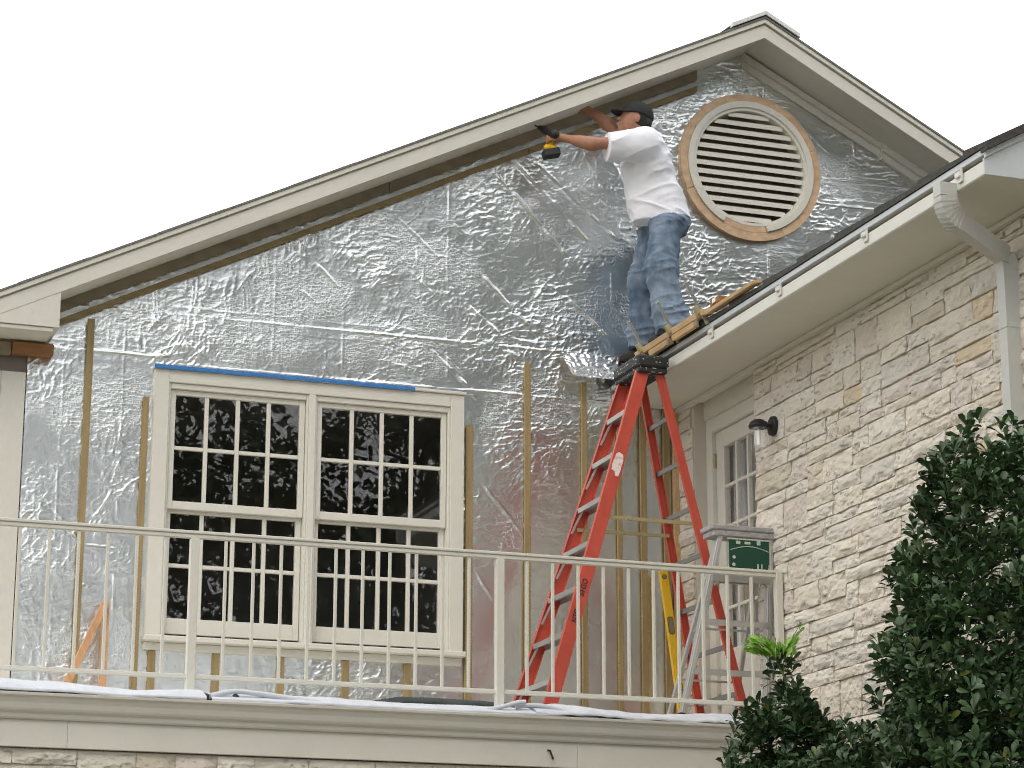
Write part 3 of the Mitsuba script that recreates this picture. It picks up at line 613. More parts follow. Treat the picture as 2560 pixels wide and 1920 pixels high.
add('wall_lantern__glass_jar', lathe([(0.05, 0.06), (0.052, 0.0), (0.05, -0.075), (0.035, -0.092), (0.001, -0.094)]).apply_translation([WX - .135, LY, LZ]), 'm_jar', smooth=True)
add('wall_lantern__bulb', lathe([(0.001, 0.05), (0.013, 0.05), (0.013, -0.05), (0.001, -0.055)]).apply_translation([WX - .135, LY, LZ]), M_WHITE, smooth=40)

# ================================================================ BALCONY
tag('balcony', 'second-floor balcony edge with moulded gutter and wide cream fascia board', 'balcony')
DZ = 3.44
add('balcony__deck', bx(1.2, WX - 0.06, -1.74, -0.02, DZ - 0.12, DZ), M_DECKFASCIA)
for a, b in ((1.2, 2.276), (2.2775, 5.3), (5.3015, WX - 0.06)): add(num('balcony__fascia'), bx(a, b, -1.775, -1.745, 3.112, 3.31, 0.002), M_DECKFASCIA)
prof = [(-1.777, 3.395), (-1.777, 3.268), (-1.792, 3.262), (-1.800, 3.272), (-1.806, 3.292), (-1.828, 3.306), (-1.836, 3.318), (-1.846, 3.348), (-1.860, 3.372), (-1.877, 3.384), (-1.880, 3.397), (-1.873, 3.400), (-1.868, 3.394), (-1.83, 3.374)]
add('balcony__gutter', yz_prism(prof, 1.2, 6.36), M_DECKGUTTER)
stones('balcony__wall', layout(1.4, WX - 0.1, 2.70, 3.105, srng), lambda v: to_front(v, -1.735), 90, lambda q: 1, False)
stones('balcony__wall_base', layout(1.4, WX - 0.1, 0.0, 2.695, srng), lambda v: to_front(v, -1.735), 0, lambda q: 1, False)
add('balcony__wall__backing', bx(1.3, WX - 0.08, -1.732, -1.5, 0, 3.108), M_MORTAR)
add('balcony__hook', cat([tube((5.11, -1.777, 3.21), (5.115, -1.80, 3.205), 0.006), tube((5.115, -1.80, 3.205), (5.135, -1.80, 3.155), 0.006)]), M_BLACK)

# ================================================================ RAILING
RY = -1.65
tag('balcony_railing', 'cream metal balcony railing with thin balusters', 'railing')
add('balcony_railing__top_rail', cat([bx(1.2, 6.70, RY - 0.024, RY + 0.024, 4.385, 4.403), bx(1.2, 6.70, RY - 0.016, RY + 0.016, 4.360, 4.384)]), M_RAIL)
add('balcony_railing__bottom_rail', bx(1.2, 6.69, RY - 0.013, RY + 0.013, 3.545, 3.572), M_RAIL)
for x, w in ((2.978, 0.05), (4.848, 0.05), (6.70, 0.045)):
    add(num('balcony_railing__post'), bx(x - w / 2, x + w / 2, RY - 0.0255, RY + 0.0255, DZ + 0.002, 4.3595 if x < 6.6 else 4.40), M_RAIL)
for x in [2.978 - 0.167 * k for k in range(1, 11)] + [3.165 + 0.1655 * k for k in range(10)] + [5.024 + 0.1655 * k for k in range(10)]:
    add(num('balcony_railing__baluster'), bx(x - 0.0088, x + 0.0088, RY - 0.0088, RY + 0.0088, 3.5725, 4.3597, 0.0015), M_RAIL)

# white sheeting along the deck edge, black membrane roll
def sheet(key, x0, x1, hgt, seed, label, y0=-1.42, y1=-1.872, drop=0.0):
    nx_ = int((x1 - x0) / 0.02)
    gx, gt = np.meshgrid(np.linspace(x0, x1, nx_), np.linspace(0, 1, 26), indexing='ij')
    y = y0 + (y1 - y0) * gt + 0.010 * (vnoise(gx * 3, seed, 0) - .5) * gt
    lump = hgt * (0.25 + 0.75 * vnoise(gx * 1.9, seed + 2.0, 0)) * np.sin(np.pi * np.clip(gt * 0.92, 0, 1)) ** 0.8
    lump = lump + 0.022 * (vfbm(gx * 5, gt * 3, seed, octaves=3) - .4) * (1 - gt) + 0.010 * (vnoise(gx * 9 + gt * 6, gt * 2, seed) - .5) + 0.006 * vnoise(gx * 22 - gt * 9, gt * 3, seed)
    z = DZ + 0.012 + lump - (DZ + 0.012 - 3.4035 - drop) * np.clip(gt, 0, 1) ** 3
    V = np.stack([gx, y, z], -1)
    e = grid_mesh(V)
    lip = grid_mesh(np.stack([gx[:, -3:], y[:, -1:] - 0.004 * np.array([[0, 1, 0.5]]), z[:, -1:] - np.array([[0, 0.006, 0.014]])], -1))
    add(key, cat([e, lip]), M_SHEET, smooth=True); tag(key, label, 'plastic sheet')
sheet('plastic_sheet', 1.3, 3.03, 0.066, 1.7, 'white plastic sheet over the gutter on the left, ending at the first railing post')
sheet('plastic_sheet_001', 3.06, 5.08, 0.034, 4.4, 'long flat white plastic sheet over the gutter below the window and the second railing post')
sheet('plastic_sheet_002', 5.0, 6.42, 0.058, 8.1, 'white plastic sheet bulging over the gutter below the red ladder')
def curl(key, pts, w, label, n=40, roll=0.9):
    pts = np.asarray(pts, float)
    t = np.linspace(0, 1, n); tt = np.linspace(0, 1, len(pts))
    c = np.stack([np.interp(t, tt, pts[:, k]) for k in range(3)], -1)
    c = np.apply_along_axis(lambda q: np.convolve(np.pad(q, 4, 'edge'), np.ones(9) / 9, 'valid'), 0, c)
    a = np.linspace(-0.4, roll * 2 * np.pi, 12)
    V = c[:, None, :] + w * np.stack([0 * a, np.cos(a), np.sin(a)], -1)[None] * (0.8 + 0.3 * vnoise(t * 5, 2.0, 1)[:, None, None])
    add(key, grid_mesh(V), M_SHEET, smooth=True); tag(key, label, 'plastic sheet')
curl('plastic_sheet_003', [(3.04, -1.83, 3.425), (3.2, -1.82, 3.468), (3.32, -1.82, 3.458), (3.6, -1.83, 3.43), (3.75, -1.84, 3.415)], 0.016, 'rolled white sheet edge lifting just right of the first railing post')
curl('plastic_sheet_004', [(4.66, -1.82, 3.412), (4.78, -1.83, 3.44), (4.90, -1.84, 3.475), (4.95, -1.84, 3.48)], 0.015, 'narrow rolled strip of white sheet poking up at the second railing post')
curl('plastic_sheet_005', [(4.88, -1.80, 3.452), (5.0, -1.81, 3.47), (5.1, -1.82, 3.462), (5.2, -1.83, 3.435), (5.3, -1.84, 3.41), (5.42, -1.84, 3.402)], 0.014, 'arched white sheet edge curling between the second post and the ladder foot')
nx_ = 120
gx, ga = np.meshgrid(np.linspace(4.05, 5.32, nx_), np.linspace(0, 2 * np.pi, 24), indexing='ij')
rr = 0.042 * (0.85 + 0.35 * vfbm(gx * 4, ga * 0.6, 2.0, octaves=3)) * np.clip(np.minimum(gx - 4.05, 5.32 - gx) / 0.25, 0.25, 1)
add('membrane_roll', grid_mesh(np.stack([gx, -1.40 + rr * np.cos(ga) * 2.2, DZ + 0.05 + rr * np.sin(ga)], -1)), M_ROLL, smooth=True)
tag('membrane_roll', 'black roofing membrane bundle lying on the deck behind the railing', 'membrane roll')
add('deck_rubbish', cat([tube((3.06, -1.77, 3.43), (3.34, -1.75, 3.435), 0.02, 0.014), trimesh.creation.icosphere(1, 0.022).apply_translation([3.21, -1.81, 3.43])]), M_ROLL)
tag('deck_rubbish', 'dark scrap under the rolled sheet right of the first railing post', 'scrap')

# ================================================================ TALL RED STEPLADDER
tag('stepladder', 'tall red fibreglass stepladder with black top standing on the balcony', 'ladder')
def channel(p, q, w, d, inward, t=0.005):
    """A C-channel rail: web of width w, flanges of depth d turned inward (+1/-1 along y)."""
    up = (0, -inward, 0)
    return cat([bar(p, q, w, t, up, 0.001), bar(p, q, t, d - t, up, 0.001, off=(-w / 2 + t / 2, -d / 2)), bar(p, q, t, d - t, up, 0.001, off=(w / 2 - t / 2, -d / 2))])
LT = 5.80
RAILS = {'near_front': ((6.035, -1.10, LT), (5.31, -1.225, DZ + .03), 1), 'far_front': ((6.045, -0.75, LT), (5.32, -0.52, DZ + .03), -1)}
REAR = {'near': ((6.150, -1.09, LT), (6.69, -1.20, DZ + .03), 1), 'far': ((6.155, -0.765, LT), (6.665, -0.55, DZ + .03), -1)}
lerp = lambda p, q, t: np.asarray(p, float) * (1 - t) + np.asarray(q, float) * t
for p, q, s in RAILS.values(): add(num('stepladder__rail'), channel(p, q, 0.088, 0.032, s), M_LADDER)
for p, q, s in REAR.values(): add(num('stepladder__rear_rail'), channel(p, q, 0.055, 0.026, s), M_LADDER)
add('stepladder__top_cap', cat([bx(5.975, 6.20, -1.145, -0.715, LT + .005, LT + .085, 0.012), bx(5.985, 6.19, -1.135, -0.725, LT - .03, LT + .0045, 0.006), bx(6.0, 6.17, -1.06, -0.80, LT + .085, LT + .1, .005)]), M_SPECK)
for k in range(8):
    z = 5.515 - 0.299 * k
    if z < DZ + .1: break
    t = (LT - z) / (LT - DZ - .03)
    a, b = lerp(*RAILS['near_front'][:2], t), lerp(*RAILS['far_front'][:2], t)
    a, b = a + [0, 0.007, 0], b + [0, -0.007, 0]
    d = np.array([1, 0, 0])
    add(num('stepladder__step'), cat([bar(a, b, 0.082, 0.006), bar(a + [-.042, 0, -.012], b + [-.042, 0, -.012], 0.005, 0.034), bar(a + [.04, 0, -.018], b + [.04, 0, -.018], 0.004, 0.03)]), M_ALU)
    br = [bar(a + [-.02, .05, -.012], a + [-.085, .012, -.165], 0.014, 0.003, (0, 1, 0)), bar(b + [-.02, -.05, -.012], b + [-.085, -.012, -.165], 0.014, 0.003, (0, 1, 0))]
    add(num('stepladder__knee_brace'), cat(br), M_ALU)
    a, b = lerp(*REAR['near'][:2], t), lerp(*REAR['far'][:2], t)
    add(num('stepladder__rear_bar'), bar(a + [0, .004, -.03], b + [0, -.004, -.03], 0.012, 0.034), M_SHADED_BAR)
for nm in ('near', 'far'):
    p, q, s = RAILS[nm + '_front']; u, v, _ = REAR[nm]
    t = (LT - 4.785) / (LT - DZ - .03)
    a, b = lerp(p, q, t) + [0, .02 * s, 0], lerp(u, v, t) + [0, .02 * s, 0]
    add(num('stepladder__spreader'), cat([bar(a, b, 0.008, 0.026), tube(a + [.19, -.012, 0], a + [.19, .012, 0], .012)]), M_BRASSY)
for p, q, s in list(RAILS.values()) + list(REAR.values()):
    e = np.array(q)
    far = e[1] > -.6 and e[0] > 6
    add(num('stepladder__foot'), bx(e[0] - .05, e[0] + .05, e[1] - .026, e[1] + .026, DZ + .003, DZ + (.20 if far else .10), .008), M_BLACK)
# worn pale sticker and hand-lettered marks on the near rail
p, q, _ = RAILS['near_front']; d = (np.array(q) - p) / np.linalg.norm(np.array(q) - np.array(p))
s, u, d = frame(d, (0, -1, 0))
def on_rail(m, t, off=0.0045):
    A = np.eye(4); A[:3, 0], A[:3, 1], A[:3, 2] = s, -d, u
    A[:3, 3] = lerp(p, q, t) + u * off
    if np.linalg.det(A[:3, :3]) < 0: A[:3, 0] *= -1
    return m.apply_transform(A)
poly = Polygon([(-.026, .07), (-.012, .085), (.02, .078), (.031, .04), (.03, -.03), (.026, -.075), (.004, -.078), (-.006, -.05), (-.03, -.045), (-.034, 0)])
add('stepladder__sticker', on_rail(trimesh.creation.extrude_polygon(poly, .001, engine='earcut'), 0.287), M_STICK); tag('stepladder__sticker', 'torn pale sticker on the near rail')
def lettering(text, h, t0):
    m = meshkit.text_mesh(text, h, 0.0008, bold=True)
    m.apply_transform(trimesh.transformations.rotation_matrix(-math.pi / 2, [0, 0, 1]))
    m.apply_translation([-m.bounds[:, 0].mean(), 0, 0])
    return on_rail(m, t0, 0.0035)
add('stepladder__lettering', cat([lettering('OIHS', 0.034, 0.615), lettering('GIN', 0.034, 0.70)]), M_BLACK)

# ================================================================ SHORT ALUMINIUM STEPLADDER
tag('stepladder_001', 'short grey aluminium stepladder with a green label plate at the end of the railing', 'ladder')
A = 'stepladder_001__'
FT, FB = [np.array((6.365, -1.50, 4.64)), np.array((6.715, -1.50, 4.64))], [np.array((6.07, -1.545, DZ + .04)), np.array((6.64, -1.545, DZ + .04))]
RT, RB = [np.array((6.395, -1.42, 4.64)), np.array((6.70, -1.42, 4.64))], [np.array((6.22, -0.95, DZ + .04)), np.array((6.68, -0.95, DZ + .04))]
for a, b in zip(FT, FB): add(num(A + 'rail'), cat([bar(a, b, .022, .05, (0, 1, 0)), bar(a + [.012, -.026, 0], b + [.012, -.026, 0], .02, .003, (0, 1, 0))]), M_ALU)
for a, b in zip(RT, RB): add(num(A + 'rear_rail'), bar(a, b, .024, .03, (0, 1, 0)), M_ALU)
add(A + 'top_cap', cat([bx(6.30, 6.742, -1.548, -1.36, 4.668, 4.70, .006), bx(6.315, 6.735, -1.54, -1.37, 4.63, 4.667, .004)]), mat('m_grey_cap', mikit.proc(lambda p, n, uv: mi.Color3f(0.33, 0.32, 0.32) * (0.7 + 0.6 * fbm(p.x * 50, p.y * 50, p.z * 50, 2))), 0.6))
for z in (4.375, 4.09, 3.775):
    t = (4.64 - z) / (4.64 - DZ - .04)
    add(num(A + 'step'), cat([bar(lerp(FT[0], FB[0], t), lerp(FT[1], FB[1], t), .06, .006, (0, 0, 1)), bar(lerp(FT[0], FB[0], t) + [0, -.03, -.018], lerp(FT[1], FB[1], t) + [0, -.03, -.018], .004, .036, (0, 0, 1))]), M_ALU)
    add(num(A + 'rear_bar'), bar(lerp(RT[0], RB[0], t), lerp(RT[1], RB[1], t), .02, .012), M_ALU)
for sx, dx in ((0, 1), (1, -1)):
    t = .22; a = lerp(FT[sx], FB[sx], t)
    add(num(A + 'corner_brace'), bar(a + [.012 * dx, -.02, -.07], a + [.10 * dx, -.02, .0], .018, .003, (0, 1, 0)), M_ALU)
for sx in (0, 1): add(num(A + 'spreader'), bar(lerp(FT[sx], FB[sx], .5) + [0, .03, 0], lerp(RT[sx], RB[sx], .5) + [0, -.02, 0], .004, .02), M_ALU)
add(A + 'label_plate', bx(6.422, 6.70, -1.532, -1.528, 4.385, 4.618, .002), M_GREENLABEL); tag(A + 'label_plate', 'dark green label plate')
lp = [bx(6.41, 6.705, -1.535, -1.5325, 4.612, 4.622, .001), bx(6.47, 6.50, -1.535, -1.5325, 4.584, 4.605, .001), bx(6.53, 6.57, -1.535, -1.5325, 4.586, 4.602, .001), bx(6.615, 6.64, -1.535, -1.5325, 4.584, 4.612, .001),
      tube((6.455, -1.535, 4.50), (6.455, -1.5325, 4.50), .011), tube((6.452, -1.535, 4.452), (6.452, -1.5325, 4.452), .011), bx(6.615, 6.625, -1.535, -1.5325, 4.425, 4.465, .001), bx(6.642, 6.650, -1.535, -1.5325, 4.425, 4.465, .001), bx(6.626, 6.641, -1.535, -1.5325, 4.425, 4.432, .001)]
xs_ = np.linspace(6.43, 6.695, 9)
lp += [bar((a, -1.5338, 4.545 + .028 * math.sin(math.pi * (a - 6.43) / .265)), (b, -1.5338, 4.545 + .028 * math.sin(math.pi * (b - 6.43) / .265)), .0025, .005) for a, b in zip(xs_[:-1], xs_[1:])]
add(A + 'label_print', cat(lp), mat('m_pale_print', (0.45, 0.5, 0.45), .5))
for b in FB + RB: add(num(A + 'foot'), bx(b[0] - .022, b[0] + .022, b[1] - .03, b[1] + .03, DZ + .003, DZ + .06, .006), M_BLACK)

# ================================================================ SMALL THINGS ON THE BALCONY
tag('spirit_level', 'long yellow spirit level leaning on the foil wall between the ladders', 'spirit level')
a, b = np.array((6.575, -0.11, 4.66)), np.array((6.625, -0.36, DZ + .003))
add('spirit_level__body', bar(a, b, 0.062, 0.024, (0, -1, 0), .003), M_YELLOW)
s_, u_, d_ = frame(b - a, (0, -1, 0)); Ln = np.linalg.norm(b - a)
def oval(c, w, h, key, m, th=.003, o=.0135):
    A_ = np.eye(4); A_[:3, 0], A_[:3, 1], A_[:3, 2], A_[:3, 3] = s_, d_, -u_, a + d_ * c + u_ * o
    from shapely.geometry import LineString
    pm = trimesh.creation.extrude_polygon(LineString([(0, -h / 2 + w / 2), (0, h / 2 - w / 2 + 1e-4)]).buffer(w / 2), th, engine='earcut')
    add(num(key), pm.apply_transform(A_), m)
for c, w, h in ((0.045, .026, .027), (.40, .036, .12), (.86, .036, .12)):
    oval(c, w + .008, h + .008, 'spirit_level__hole_rim', M_BLACK, .001, .0142)
    oval(c, w, h, 'spirit_level__hole', mat('m_level_hole', (.2, .17, .1), .5) if 'm_level_hole' not in scene else 'm_level_hole', .001, .0157)
tag('wood_offcut', 'short upright orange cedar offcut leaning on the foil left of the window', 'wood offcut')
add('wood_offcut', bar((2.765, -0.055, 4.245), (2.735, -0.22, DZ + .003), 0.042, 0.035, (0, -1, 0)), M_CEDAR)
tag('wood_offcut_001', 'slanting orange cedar offcut propped against the upright one', 'wood offcut')
add('wood_offcut_001', bar((2.755, -0.115, 4.22), (2.40, -0.34, DZ + .003), 0.046, 0.035, (0, -1, 0)), M_CEDAR)

# ================================================================ ROOF EDGE: planks and clamps
def plank(key, y0, y1, x, z, w, h, label):
    add(key, bar((x, y0, z), (x, y1, z), w, h, up=(-0.25, 0, 0.97)), M_PLANK); tag(key, label, 'plank')
plank('wood_plank', -0.62, -1.72, 6.215, 6.036, 0.088, 0.038, 'long upper wooden plank along the roof edge at the worker\'s feet')
plank('wood_plank_001', -0.86, -1.19, 6.192, 5.980, 0.04, 0.038, 'short lower wooden block just under the long plank above the ladder top')
plank('wood_plank_002', -1.25, -1.60, 6.192, 5.982, 0.04, 0.036, 'short wooden block under the long plank between the two upper clamps')
plank('wood_plank_003', -1.76, -2.45, 6.225, 6.026, 0.07, 0.022, 'thin wooden plank on the roof edge beyond the clamps, uphill end')
for k, (y, lab) in enumerate(((-0.735, 'steel bar clamp nearest the ladder top, standing on the roof edge'), (-1.225, 'middle steel bar clamp in front of the worker\'s shoe'), (-1.69, 'steel bar clamp farthest right along the roof edge'))):
    c = num('bar_clamp'); tag(c, lab, 'clamp')
    n = np.array([-0.49, 0.0, 0.87]); bpt = np.array([6.195, y, 6.03])
    add(c + '__bar', bar(bpt - n * .06, bpt + n * .225, .024, .007, (0, -1, 0)), M_STEEL)
    add(c + '__fixed_jaw', cat([bar(bpt - n * .07 + [-.012, 0, 0], bpt - n * .07 + [.06, 0, .03], .02, .022), bar(bpt - n * .012 + [-.03, -.005, 0], bpt + n * .045 + [-.03, -.005, 0], .03, .03)]), M_BRASSY)
    add(c + '__screw', cat([tube(bpt + [-.045, -.012, -.06], bpt + [-.03, -.012, .02], .007), tube(bpt + [-.05, -.012, -.10], bpt + [-.045, -.012, -.06], .014)]), M_DARKWOOD)
tag('nail_box', 'small dark box with a white tag on the roof edge right of the clamps', 'box')
add('nail_box__body', bx(6.20, 6.27, -1.93, -1.80, 6.04, 6.085, .006), M_RUST); add('nail_box__tag', bx(6.192, 6.1985, -1.895, -1.85, 6.05, 6.08, .002), M_WHITE)

# ================================================================ PLANTS
def leaf_mesh(P, axis, nrm, L, Wd, r):
    """Obovate leaves, folded along the midrib: arrays of base points, axes, normals."""
    n = len(P)
    axis = axis / np.linalg.norm(axis, axis=1, keepdims=True)
    side = np.cross(axis, nrm); side /= np.maximum(np.linalg.norm(side, axis=1, keepdims=True), 1e-9)
    nn = np.cross(side, axis)
    t = np.array([0.0, 0.33, 0.68, 0.92, 1.0]); w = np.array([0.06, 0.55, 1.0, 0.72, 0.0]); droop = np.array([0, .01, -.02, -.10, -.14])
    V = []
    for k in range(4):
        c = P + axis * (L * t[k])[:, None] + nn * (L * droop[k])[:, None]
        for sg in (-1, 0, 1):
            V.append(c + side * (sg * Wd * w[k] / 2)[:, None] + nn * (abs(sg) * Wd * w[k] * 0.16)[:, None])
    V.append(P + axis * L[:, None] + nn * (L * droop[4])[:, None])
    V = np.stack(V, 1)                                   # n, 13, 3
    F = []
    for k in range(3):
        for sg in (0, 1):
            a, b, c, d = 3 * k + sg, 3 * k + sg + 1, 3 * k + 4 + sg, 3 * k + 3 + sg
            F += [[a, b, c], [a, c, d]]
    F += [[9, 10, 12], [10, 11, 12]]
    return V, np.array(F)
def shrub(key, outline, yc, depth, n, seed, base, L0, tint, n_parts, label, xmax=None, stems=6, foot=None):
    """Rosettes of leaves at twig ends through the volume of an outline (x, z) with a rounded depth."""
    r = np.random.default_rng(seed)
    pg = Polygon(outline).buffer(0); x0, z0, x1, z1 = pg.bounds
    import shapely
    pts = []
    while len(pts) < n:
        q = np.c_[r.uniform(x0, x1, 4000), r.uniform(z0, z1, 4000)]
        inside = shapely.contains_xy(pg, q[:, 0], q[:, 1])
        q = q[inside]
        d = shapely.distance(shapely.points(q), pg.exterior)
        half = depth * np.sqrt(np.clip(d / 0.55, 0.01, 1))
        shell = r.random(len(q)) < 0.6
        yy = yc + half * np.where(shell, np.sign(r.random(len(q)) - 0.62) * r.uniform(.75, 1.05, len(q)), r.uniform(-1, 1, len(q)))
        dens = vfbm(q[:, 0] * 4.5, yy * 4.5, q[:, 1] * 4.5, seed=seed, octaves=2)
        keep = dens > 0.35 + 0.13 * (d < .10)
        c3 = np.c_[q[:, 0], yy, q[:, 1]] + r.normal(size=(len(q), 3)) * np.where(r.random(len(q)) < .18, .05, .02)[:, None]
        c3 = c3[keep]
        if xmax is not None: c3 = c3[(c3[:, 0] < xmax) | (c3[:, 1] < -4.86)]
        pts += c3.tolist()
    C = np.array(pts[:n]); ctr = np.array([(x0 + x1) / 2, yc, z0 + (z1 - z0) * .35])
    out = C - ctr; out /= np.linalg.norm(out, axis=1, keepdims=True)
    ax = out * 0.8 + r.normal(size=C.shape) * 0.45 + [0, 0, 0.55]; ax /= np.linalg.norm(ax, axis=1, keepdims=True)
    K = 8
    Cc, A_ = np.repeat(C, K, 0), np.repeat(ax, K, 0)
    ph = np.tile(np.arange(K) * 2.4, n) + np.repeat(r.uniform(0, 6, n), K)
    e1 = np.cross(A_, [0.3, 0.5, 0.8]); e1 /= np.linalg.norm(e1, axis=1, keepdims=True); e2 = np.cross(A_, e1)
    th = np.tile(np.linspace(0.45, 1.35, K), n) + r.normal(size=n * K) * .15
    rad = np.cos(ph)[:, None] * e1 + np.sin(ph)[:, None] * e2
    la = A_ * np.cos(th)[:, None] + rad * np.sin(th)[:, None]
    nn = A_ * np.sin(th)[:, None] - rad * np.cos(th)[:, None] + r.normal(size=A_.shape) * .25
    Ls = L0 * r.uniform(.7, 1.2, n * K); Wd = Ls * r.uniform(.42, .54, n * K)
    P = Cc + la * 0.006 - A_ * (np.tile(np.linspace(0, .03, K), n))[:, None]
    V, F = leaf_mesh(P, la, nn, Ls, Wd, r)
    tone = np.repeat(vfbm(C[:, 0] * 4, C[:, 1] * 4, C[:, 2] * 4, seed=seed + 5, octaves=2), K) * 0.9 + r.uniform(0.25, .75, n * K) * .8
    old = (r.random(n * K) < 0.012)[:, None]
    col = np.array(tint) * (0.35 + 0.75 * tone)[:, None] + np.clip(tone - 1.0, 0, 1)[:, None] * np.array([.05, .07, .01])
    col = np.where(old, col * [2.5, 1.5, .8], col)
    near = np.argsort(V[:, :, 1].min(1) + 0.25 * np.abs(V[:, 0, 2] - (z0 + z1) / 2) + r.uniform(0, 1.2, len(V)))[:n_parts]
    isp = np.zeros(len(V), bool); isp[near] = True
    for k in near: add(num(key + '__leaf'), trimesh.Trimesh(V[k], F, process=False), M_LEAF, smooth=True, color=np.repeat(col[k:k + 1], 13, 0))
    Vr, cr = V[~isp], col[~isp]
    Fr = (F[None] + (np.arange(len(Vr)) * 13)[:, None, None]).reshape(-1, 3)
    add(key + '__foliage', trimesh.Trimesh(Vr.reshape(-1, 3), Fr, process=False), M_LEAF, smooth=True, color=np.repeat(cr, 13, 0)); tag(key + '__foliage', kind='stuff')
    st = []
    foot = np.array(foot if foot is not None else [ctr[0], yc, 0.0])
    for k in range(stems):
        tgt = C[r.integers(n)]
        tgt = lerp(ctr, tgt, .8); mid = lerp(foot, tgt, .5) + r.normal(size=3) * [.06, .06, .05]
        f0 = foot + r.normal(size=3) * [.08, .08, 0]
        ts = np.linspace(0, 1, 9)[:, None]
        st.append(path_tube((1 - ts) ** 2 * f0 + 2 * ts * (1 - ts) * mid + ts ** 2 * tgt, np.linspace(.022, .004, 9), 6))
        if k % 1 == 0:
            for j in range(5):
                s0 = (1 - .6) ** 2 * f0 + 2 * .6 * .4 * mid + .36 * tgt
                e = C[np.argsort(np.linalg.norm(C - tgt, axis=1))[r.integers(40)]]
                st.append(path_tube([s0, lerp(s0, e, .5) + r.normal(size=3) * .03, e], [.008, .005, .0025], 5))
    # bare shoots standing out of the outline
    for k in range(stems):
        e = C[r.integers(n)]; o = ax[r.integers(n)]
        st.append(path_tube([e, e + np.array([o[0] * .04, o[1] * .04, .06]), e + np.array([o[0] * .10, o[1] * .1, .12])], [.003, .0025, .0012], 4))
    add(key + '__stem', cat(st), M_BARK)
    tag(key, label, 'bush')
shrub('evergreen_bush', [(5.693, 1.183), (5.604, 2.538), (5.742, 3.022), (5.693, 3.312), (5.781, 3.682), (5.766, 3.905), (5.877, 3.999), (5.926, 4.212), (6.032, 4.386), (6.148, 4.493), (6.226, 4.589), (6.361, 4.522), (6.477, 4.483), (6.63, 4.56), (6.872, 4.483), (7.162, 4.173), (7.162, 1.183)],
      -4.95, 0.55, 4300, 3, None, 0.070, (0.043, 0.084, 0.034), 150, 'tall dense dark-green evergreen bush in front of the downspout, cut by the right edge', xmax=6.60, foot=(6.3, -5.1, 0))
shrub('evergreen_bush_001', [(5.92, 1.4), (5.84, 2.6), (5.80, 3.02), (5.85, 3.20), (5.97, 3.32), (6.06, 3.42), (6.14, 3.50), (6.17, 3.64), (6.22, 3.68), (6.27, 3.60), (6.31, 3.44), (6.40, 3.32), (6.47, 3.30), (6.52, 3.22), (6.60, 2.9), (6.65, 1.4)],
      -2.75, 0.34, 2100, 8, None, 0.066, (0.040, 0.080, 0.033), 90, 'lower dark-green bush with a bright sprig at the right end of the balcony', xmax=6.60, foot=(6.25, -2.8, 0))
shrub('evergreen_bush_002', [(5.70, 1.2), (5.74, 2.5), (5.84, 3.0), (5.95, 3.12), (6.06, 3.14), (6.16, 3.12), (6.26, 3.20), (6.38, 3.24), (6.45, 2.9), (6.45, 1.2)],
      -3.9, 0.42, 1700, 15, None, 0.064, (0.042, 0.083, 0.034), 60, 'low dark bush filling the gap between the two taller bushes at the bottom edge', xmax=6.6, foot=(6.1, -3.9, 0))
# bright new growth on the lower bush
r = np.random.default_rng(4)
n = 120
bc = np.array([6.13, -2.78, 3.67])
u = r.uniform(-1, .55, n)
dirs = np.c_[u * 1.2, r.uniform(-.6, .5, n), 0.85 - 0.45 * np.abs(u) + r.uniform(-.3, .3, n)]
P = bc + np.c_[u * 0.13, r.uniform(-.07, .07, n), np.abs(u) * .035 + r.uniform(-.015, .055, n)]
V, F = leaf_mesh(P, dirs, r.normal(size=(n, 3)) * .5 + [0.2, -1, .6], r.uniform(.05, .082, n), r.uniform(.020, .030, n), r)
for k in range(n): add(num('evergreen_bush_001__young_leaf'), trimesh.Trimesh(V[k], F, process=False), M_LEAF, smooth=True, color=np.repeat([np.array([0.16, 0.33, 0.04]) * r.uniform(.75, 1.2)], 13, 0))
add('evergreen_bush_001__young_stem', cat([path_tube([(6.22, -2.77, 3.45), (6.17, -2.78, 3.58), (6.12, -2.78, 3.68), (6.03, -2.79, 3.74)], [.008, .006, .005, .003], 6), path_tube([(6.17, -2.78, 3.58), (6.18, -2.78, 3.68), (6.24, -2.78, 3.80), (6.29, -2.78, 3.88)], [.006, .005, .004, .002], 6)]), mat('m_green_stem', (0.10, 0.15, 0.04), 0.6))
tag('evergreen_bush_001__young_leaf', 'bright yellow-green young leaf')
P = np.array([bc + [.06 + .018 * k, 0, .02 + .03 * k] for k in range(6)])
V, F = leaf_mesh(P, np.array([[.35, 0, .9]] * 6) + r.normal(size=(6, 3)) * .18, r.normal(size=(6, 3)) * .4 + [0, -1, .2], np.full(6, .07), np.full(6, .018), r)
for k in range(6): add(num('evergreen_bush_001__young_leaf'), trimesh.Trimesh(V[k], F, process=False), M_LEAF, smooth=True, color=np.repeat([np.array([0.13, 0.27, 0.035]) * r.uniform(.75, 1.2)], 13, 0))

